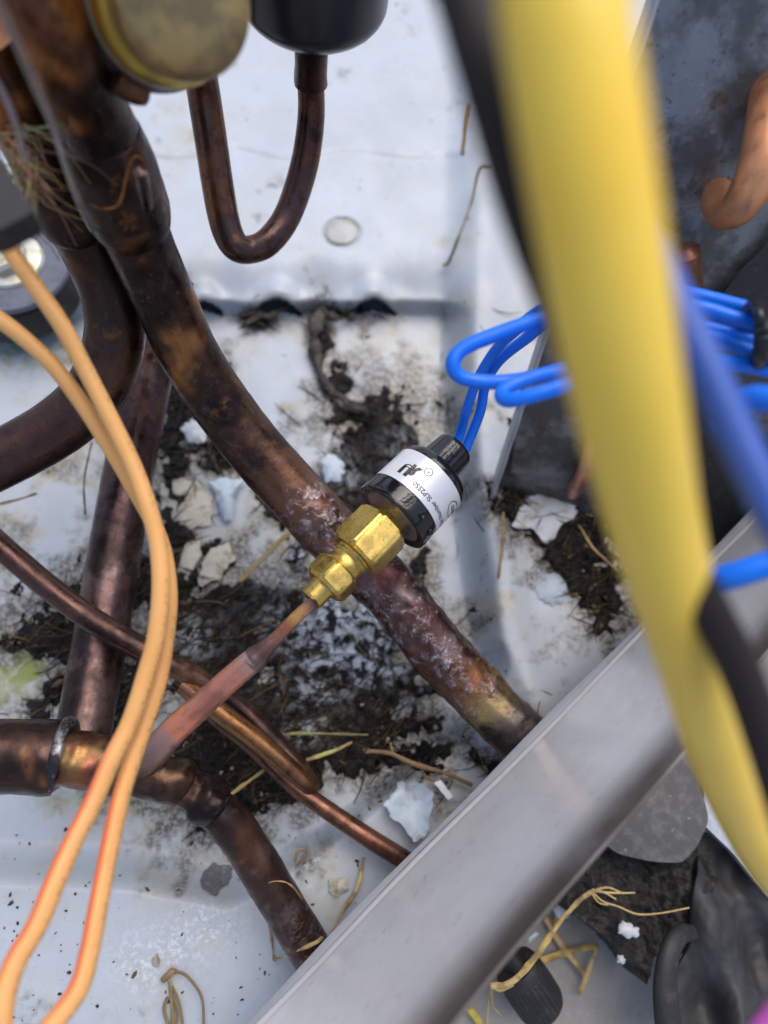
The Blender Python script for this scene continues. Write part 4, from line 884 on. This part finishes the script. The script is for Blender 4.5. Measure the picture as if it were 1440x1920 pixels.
# ------------------------------------------------------------------ bottom right, outside the panel
pad = sheet('rubber_pad', [(1105, 1560), (1180, 1450), (1262, 1408), (1292, 1440), (1322, 1500), (1330, 1540), (1305, 1590), (1280, 1618), (1225, 1616), (1160, 1602)], lambda u, v: .010, M_SPECK, n=90, rings=8, thick=.0035, smoothp=3, bulge=.0012, rough=(.0004, 90))
tag(pad, 'speckled dark grey rubber pad with rounded corners beside the yellow cable', 'rubber pad')
foam = sheet('foam_block', [(1062, 1690), (1100, 1600), (1160, 1560), (1330, 1570), (1340, 1650), (1305, 1790), (1262, 1790), (1225, 1800), (1212, 1850), (1170, 1790), (1120, 1745), (1080, 1720)], lambda u, v: -.002 + .004 * math.sin(u / 40.0), M_FOAM, n=170, rings=46, thick=.018, jit=2, seed=21, rough=(.006, 210))
tag(foam, 'crumbling black foam block under the speckled rubber pad', 'foam block')
fold = lambda u, v: .003 + .0035 * math.sin((u - v * .35) / 22.0) + .002 * math.sin((u + v) / 37.0)
shb = sheet('plastic_sheet', [(1320, 1555), (1372, 1600), (1440, 1665), (1520, 1740), (1520, 1990), (1240, 1990), (1262, 1830), (1295, 1770), (1300, 1690)], fold, M_SHEETBLACK, n=130, rings=30, thick=.0012, smoothp=1, rough=(.0042, 55), center=(1390, 1810))
tag(shb, 'folded black plastic sheet filling the bottom right corner', 'plastic sheet')
st = tube('rubber_strap', [(1268, 1990, 56, .022), (1254, 1925, 52, .023), (1247, 1850, 46, .024), (1256, 1785, 40, .024), (1276, 1752, 34, .021), (1300, 1748, 26, .014)], M_RUBBER, segs=20, flat=.6)
tag(st, 'curved black rubber strap standing beside the black plastic sheet', 'strap')
gv = sheet('galvanised_bracket', [(1322, 1480), (1400, 1390), (1540, 1330), (1540, 1760), (1440, 1680), (1375, 1600), (1318, 1545)], lambda u, v: .008, M_GALVPALE, n=80, rings=5, thick=.003, rough=(.0005, 60))
tag(gv, 'pale galvanised bracket at the right edge behind the yellow cable', 'bracket')
capw = empty('valve_dust_cap', P(975, 1850, -.03))
tag(capw, 'ribbed black plastic cap lying on the concrete below the rail', 'cap')
ca, cbb = P(966, 1810, -.012), P(1018, 1888, -.017); cax = cbb - ca
kc = .90 * depth(ca) / F; Lc = np.linalg.norm(cax)
rib = lambda ph, t, r: r * (1 + .022 * np.sign(np.sin(ph * 30)) * (1 if .25 * Lc < t < .93 * Lc else 0))
lathe('ribbed_shell', [(0, .001), (0, 46 * kc), (Lc * .08, 49 * kc), (Lc * .24, 49.5 * kc), (Lc * .26, 50 * kc), (Lc * .55, 51 * kc), (Lc * .90, 50 * kc), (Lc * 1.02, 46 * kc), (Lc * 1.12, 34 * kc), (Lc * 1.15, .001)], ca, cax, M_RUBBER, capw, segs=240, rfn=rib, angle=30)
lathe('stem', [(-.006, .0005), (-.006, 15 * kc), (-.0005, 21 * kc), (.001, 21 * kc), (.0015, .0005)], ca, cdir(.30, -.35, .2) * 0 + cax / Lc, M_RUBBER, capw, segs=24)
GZc = lambda u, v: -.029
flake('paint_flake', [(1158, 1740), (1168, 1728), (1186, 1735), (1200, 1742), (1198, 1756), (1180, 1760), (1162, 1750)], M_FLAKEWHITE, 'white flake resting on the crumbling black foam', 0, .0015, 15, 1.5, zf=lambda u, v: .005)
flake('paint_flake', [(1158, 1794), (1166, 1790), (1174, 1800), (1170, 1808), (1158, 1804)], M_FLAKEWHITE, 'small white flake at the lower tip of the black foam', 0, .001, 16, 1, zf=lambda u, v: .003)
flake('paint_flake', [(1036, 1705), (1050, 1686), (1068, 1698), (1066, 1722), (1046, 1722)], M_FLAKEWHITE, 'white flake on the concrete between rail and black foam', 0, .001, 17, 1, zf=lambda u, v: -.024)
flake('paint_flake', [(985, 1760), (1004, 1745), (1010, 1752), (992, 1770)], M_FLAKEBLUE, 'little grey flake at the outer edge of the glossy rail', 0, .001, 18, 1, zf=lambda u, v: -.020)
flake('paint_flake', [(1032, 1866), (1044, 1858), (1048, 1870), (1036, 1884)], M_FLAKEWHITE, 'white crumb on the concrete right of the ribbed cap', 0, .001, 19, 1, zf=lambda u, v: -.027)

# ------------------------------------------------------------------ straws one can pick out
ST = [(.55, .40, .16), (.42, .29, .11), (.30, .20, .09), (.20, .13, .06), (.60, .45, .14)]
def straw(nm, pts, col, lab, grp='straws and stalks', cat='straw', segs=8):
    return tag(tube(nm, pts, M_STRAW, segs=segs, sub=9, stops=[(0, col), (.5, tuple(c * random.uniform(.75, 1.1) for c in col)), (1, tuple(c * .7 for c in col))], blot=[((.12, .075, .035), 260, .5, .64, .7, len(pts))], lump=(.00035, 260, None), flat=.45, wk=.85), lab, cat, grp)
stalk = straw('root_stalk', [(920, 1848, 14, .004), (958, 1842, 12, .006), (1000, 1800, 13, .008), (1045, 1735, 12, .010), (1085, 1690, 11, .011), (1115, 1668, 9, .011)], ST[0], 'long pale stalk with frayed roots over the black foam', cat='stalk')
for pts_ in ([(1112, 1670, 5, .011), (1140, 1664, 4, .012), (1170, 1676, 3, .011)], [(1112, 1670, 5, .011), (1145, 1674, 4, .012), (1190, 1674, 3, .011)], [(1110, 1671, 4, .011), (1130, 1690, 4, .011), (1160, 1700, 4, .011), (1195, 1714, 4, .011), (1240, 1712, 3, .011), (1292, 1702, 3, .011)], [(1108, 1672, 4, .011), (1122, 1692, 3, .011), (1140, 1697, 3, .011)], [(1110, 1668, 4, .011), (1130, 1672, 3, .013), (1155, 1686, 3, .012)]):
    tube('rootlet', pts_, M_STRAW, stalk, segs=6, sub=5, stops=[(0, ST[0]), (1, ST[0])])
for pts_ in ([(922, 1847, 8, .004), (938, 1856, 7, .003), (962, 1846, 6, .005)], [(922, 1848, 5, .004), (916, 1880, 4, -.01), (912, 1930, 4, -.02)], [(922, 1848, 4, .004), (924, 1885, 3, -.01), (940, 1905, 3, -.02)]):
    tube('rootlet', pts_, M_STRAW, stalk, segs=6, sub=5, stops=[(0, ST[1]), (1, ST[0])])
G0 = -.026
straw('straw', [(1022, 1720, 12, G0), (1050, 1768, 12, G0), (1105, 1838, 9, G0)], ST[0], 'straw on the concrete crossing behind the long stalk')
straw('straw', [(1120, 1775, 9, G0), (1100, 1830, 10, G0), (1086, 1864, 10, G0)], ST[0], 'short straw on the concrete under the black foam tip')
straw('straw', [(1005, 1805, 14, G0), (1060, 1786, 14, G0), (1120, 1772, 12, G0)], (.58, .38, .08), 'amber straw lying flat on the concrete behind the ribbed cap')
straw('straw', [(866, 1880, 12, G0), (890, 1905, 14, G0), (915, 1945, 14, G0)], (.60, .42, .06), 'amber straw at the bottom edge left of the ribbed cap')
straw('straw', [(1075, 1640, 10, G0), (1060, 1680, 12, G0), (1040, 1735, 10, G0)], (.58, .36, .06), 'amber straw hugging the left side of the black foam')
straw('grass_blade', [(1016, 1890, 6, G0), (1022, 1915, 8, G0), (1030, 1960, 8, G0)], (.22, .42, .05), 'green blade of grass beside the ribbed cap', cat='grass blade', grp=None)
straw('straw', [(682, 1608, 8, .002), (672, 1660, 8, .003), (648, 1700, 8, .004), (622, 1748, 6, .003)], ST[0], 'bent pale straw leaning on the foot of the rail')
straw('straw', [(484, 1680, 5, .004), (505, 1735, 6, .004), (514, 1800, 6, .002)], ST[0], 'pale straw hanging left of the outlet pipe')
straw('straw', [(514, 1800, 6, .002), (550, 1786, 7, .022), (590, 1768, 8, .029), (604, 1758, 6, .026)], ST[0], 'pale straw laid across the end of the outlet pipe')
straw('straw', [(490, 1660, 4, .028), (520, 1652, 4, .035), (548, 1662, 4, .034), (575, 1700, 4, .018), (612, 1752, 4, .006)], ST[1], 'hair thin straw looped over the outlet pipe')
straw('twig', [(688, 1408, 8, .003), (730, 1412, 10, .005), (775, 1432, 12, .006), (830, 1448, 10, .006), (885, 1472, 8, .005)], ST[3], 'brown twig on the pan between the mud and the rail', cat='twig')
straw('twig', [(732, 1392, 6, .004), (734, 1402, 6, .005), (738, 1414, 7, .005)], ST[3], 'tiny side twig on the left end of the brown twig', cat='twig')
straw('twig', [(790, 1438, 6, .005), (800, 1458, 7, .004), (835, 1470, 6, .004)], ST[3], 'forked side twig below the brown twig', cat='twig')
straw('straw', [(448, 1090, 10, .002), (500, 1040, 12, .004), (545, 995, 10, .005)], ST[1], 'tan straw left of the thick pipe pointing at its middle')
straw('straw', [(425, 1495, 8, .003), (480, 1455, 8, .003), (520, 1425, 6, .002)], ST[1], 'straw on the mud left of the slim tube')
straw('straw', [(575, 1425, 7, .002), (620, 1410, 7, .002), (660, 1392, 5, .002)], ST[0], 'yellow straw on the mud right of the hairpin bend')
straw('straw', [(470, 1385, 6, .002), (560, 1375, 6, .003), (690, 1378, 5, .003)], (.26, .24, .10), 'long greenish straw lying across the lower mud')
straw('straw', [(944, 960, 7, .012), (942, 1020, 7, .012), (934, 1085, 6, .0118)], ST[2], 'brown needle hanging left of the largest pale flake')
straw('straw', [(1086, 985, 5, .012), (1115, 1030, 6, .012), (1160, 1070, 6, .012)], ST[1], 'thin straw running from the largest pale flake under the yellow cable')
straw('straw', [(1012, 1315, 5, .014), (1008, 1340, 6, .016), (1022, 1352, 5, .016)], ST[3], 'hooked brown stalk by the thick pipe end')
straw('dry_stalk', [(882, 195, 10, .022), (874, 235, 10, .018), (867, 290, 9, .012)], (.30, .16, .06), 'brown leaf stem left of the black cable near the top', cat='stem')
straw('dry_stalk', [(925, 312, 8, .02), (900, 318, 8, .018), (884, 380, 7, .014), (862, 440, 7, .012), (842, 490, 9, .004), (832, 498, 9, .003)], (.24, .19, .13), 'long grey stem curling down beside the black cable', cat='stem')
straw('weed', [(316, 1826, 9, .001), (320, 1860, 8, .002), (326, 1940, 8, .001)], ST[2], 'dried weed at the bottom edge left of the rail', cat='weed', grp=None)
wd = bpy.data.objects['weed']
for pts_ in ([(322, 1820, 5, .002), (350, 1830, 5, .003), (378, 1870, 5, .003), (382, 1930, 5, .002)], [(314, 1870, 7, .001), (308, 1895, 7, .002), (322, 1940, 6, .001)], [(322, 1850, 6, .001), (336, 1885, 6, .002), (345, 1940, 6, .001)], [(305, 1838, 12, .001), (322, 1822, 13, .002), (330, 1822, 8, .001)], [(318, 1860, 4, .001), (332, 1900, 4, .001), (330, 1935, 4, .001)]):
    tube('stem', pts_, M_STRAW, wd, segs=6, sub=5, stops=[(0, ST[3]), (1, ST[2])])
straw('weed', [(552, 1615, 5, .002), (560, 1595, 5, .004), (575, 1596, 5, .003), (570, 1612, 5, .002), (556, 1622, 5, .001)], ST[2], 'curled scrap of dry weed right of the outlet pipe', cat='weed', grp=None)
straw('straw', [(1352, 255, 8, .12), (1349, 320, 9, .115), (1341, 372, 7, .11)], (.55, .42, .12), 'yellow straw stuck upright by the bright copper bend')
straw('straw', [(1240, 335, 5, .10), (1290, 318, 7, .10), (1345, 295, 7, .10)], ST[2], 'brown straw left of the bright copper bend')
straw('straw', [(160, 965, 5, .001), (158, 900, 5, .003), (172, 830, 5, .003)], (.06, .05, .045), 'dark thread between the loop pipe and the lower pipe')
straw('straw', [(0, 945, 6, .0), (40, 935, 6, .001), (68, 925, 5, .0)], ST[3], 'short brown straw on the pan at the left edge')
# straw bunch by the box
bunch = empty('straw_bunch', P(80, 350, .13))
tag(bunch, 'tangle of dry straw wedged between the black box and the dark pipes', 'straw bunch')
for k_ in range(60):
    u0, v0 = random.uniform(-10, 70), random.uniform(230, 340); L = random.uniform(60, 190); a = random.gauss(1.05, .5); bnd = random.uniform(-40, 40)
    u1, v1 = u0 + L * math.cos(a), v0 + L * math.sin(a)
    zz = random.uniform(.130, .144)
    col = tuple(c * random.uniform(.35, .8) for c in random.choice(((.42, .27, .12), (.30, .19, .09), (.22, .14, .07))))
    tube('straw', [(u0, v0, 3, zz), ((u0 + u1) / 2 + bnd * .4, (v0 + v1) / 2 - bnd * .3, random.choice((2.5, 3, 3.5, 6)), zz + .002), (u1, v1, 2, zz - .012)], M_STRAW, bunch, segs=6, sub=5, stops=[(0, col), (1, col)])
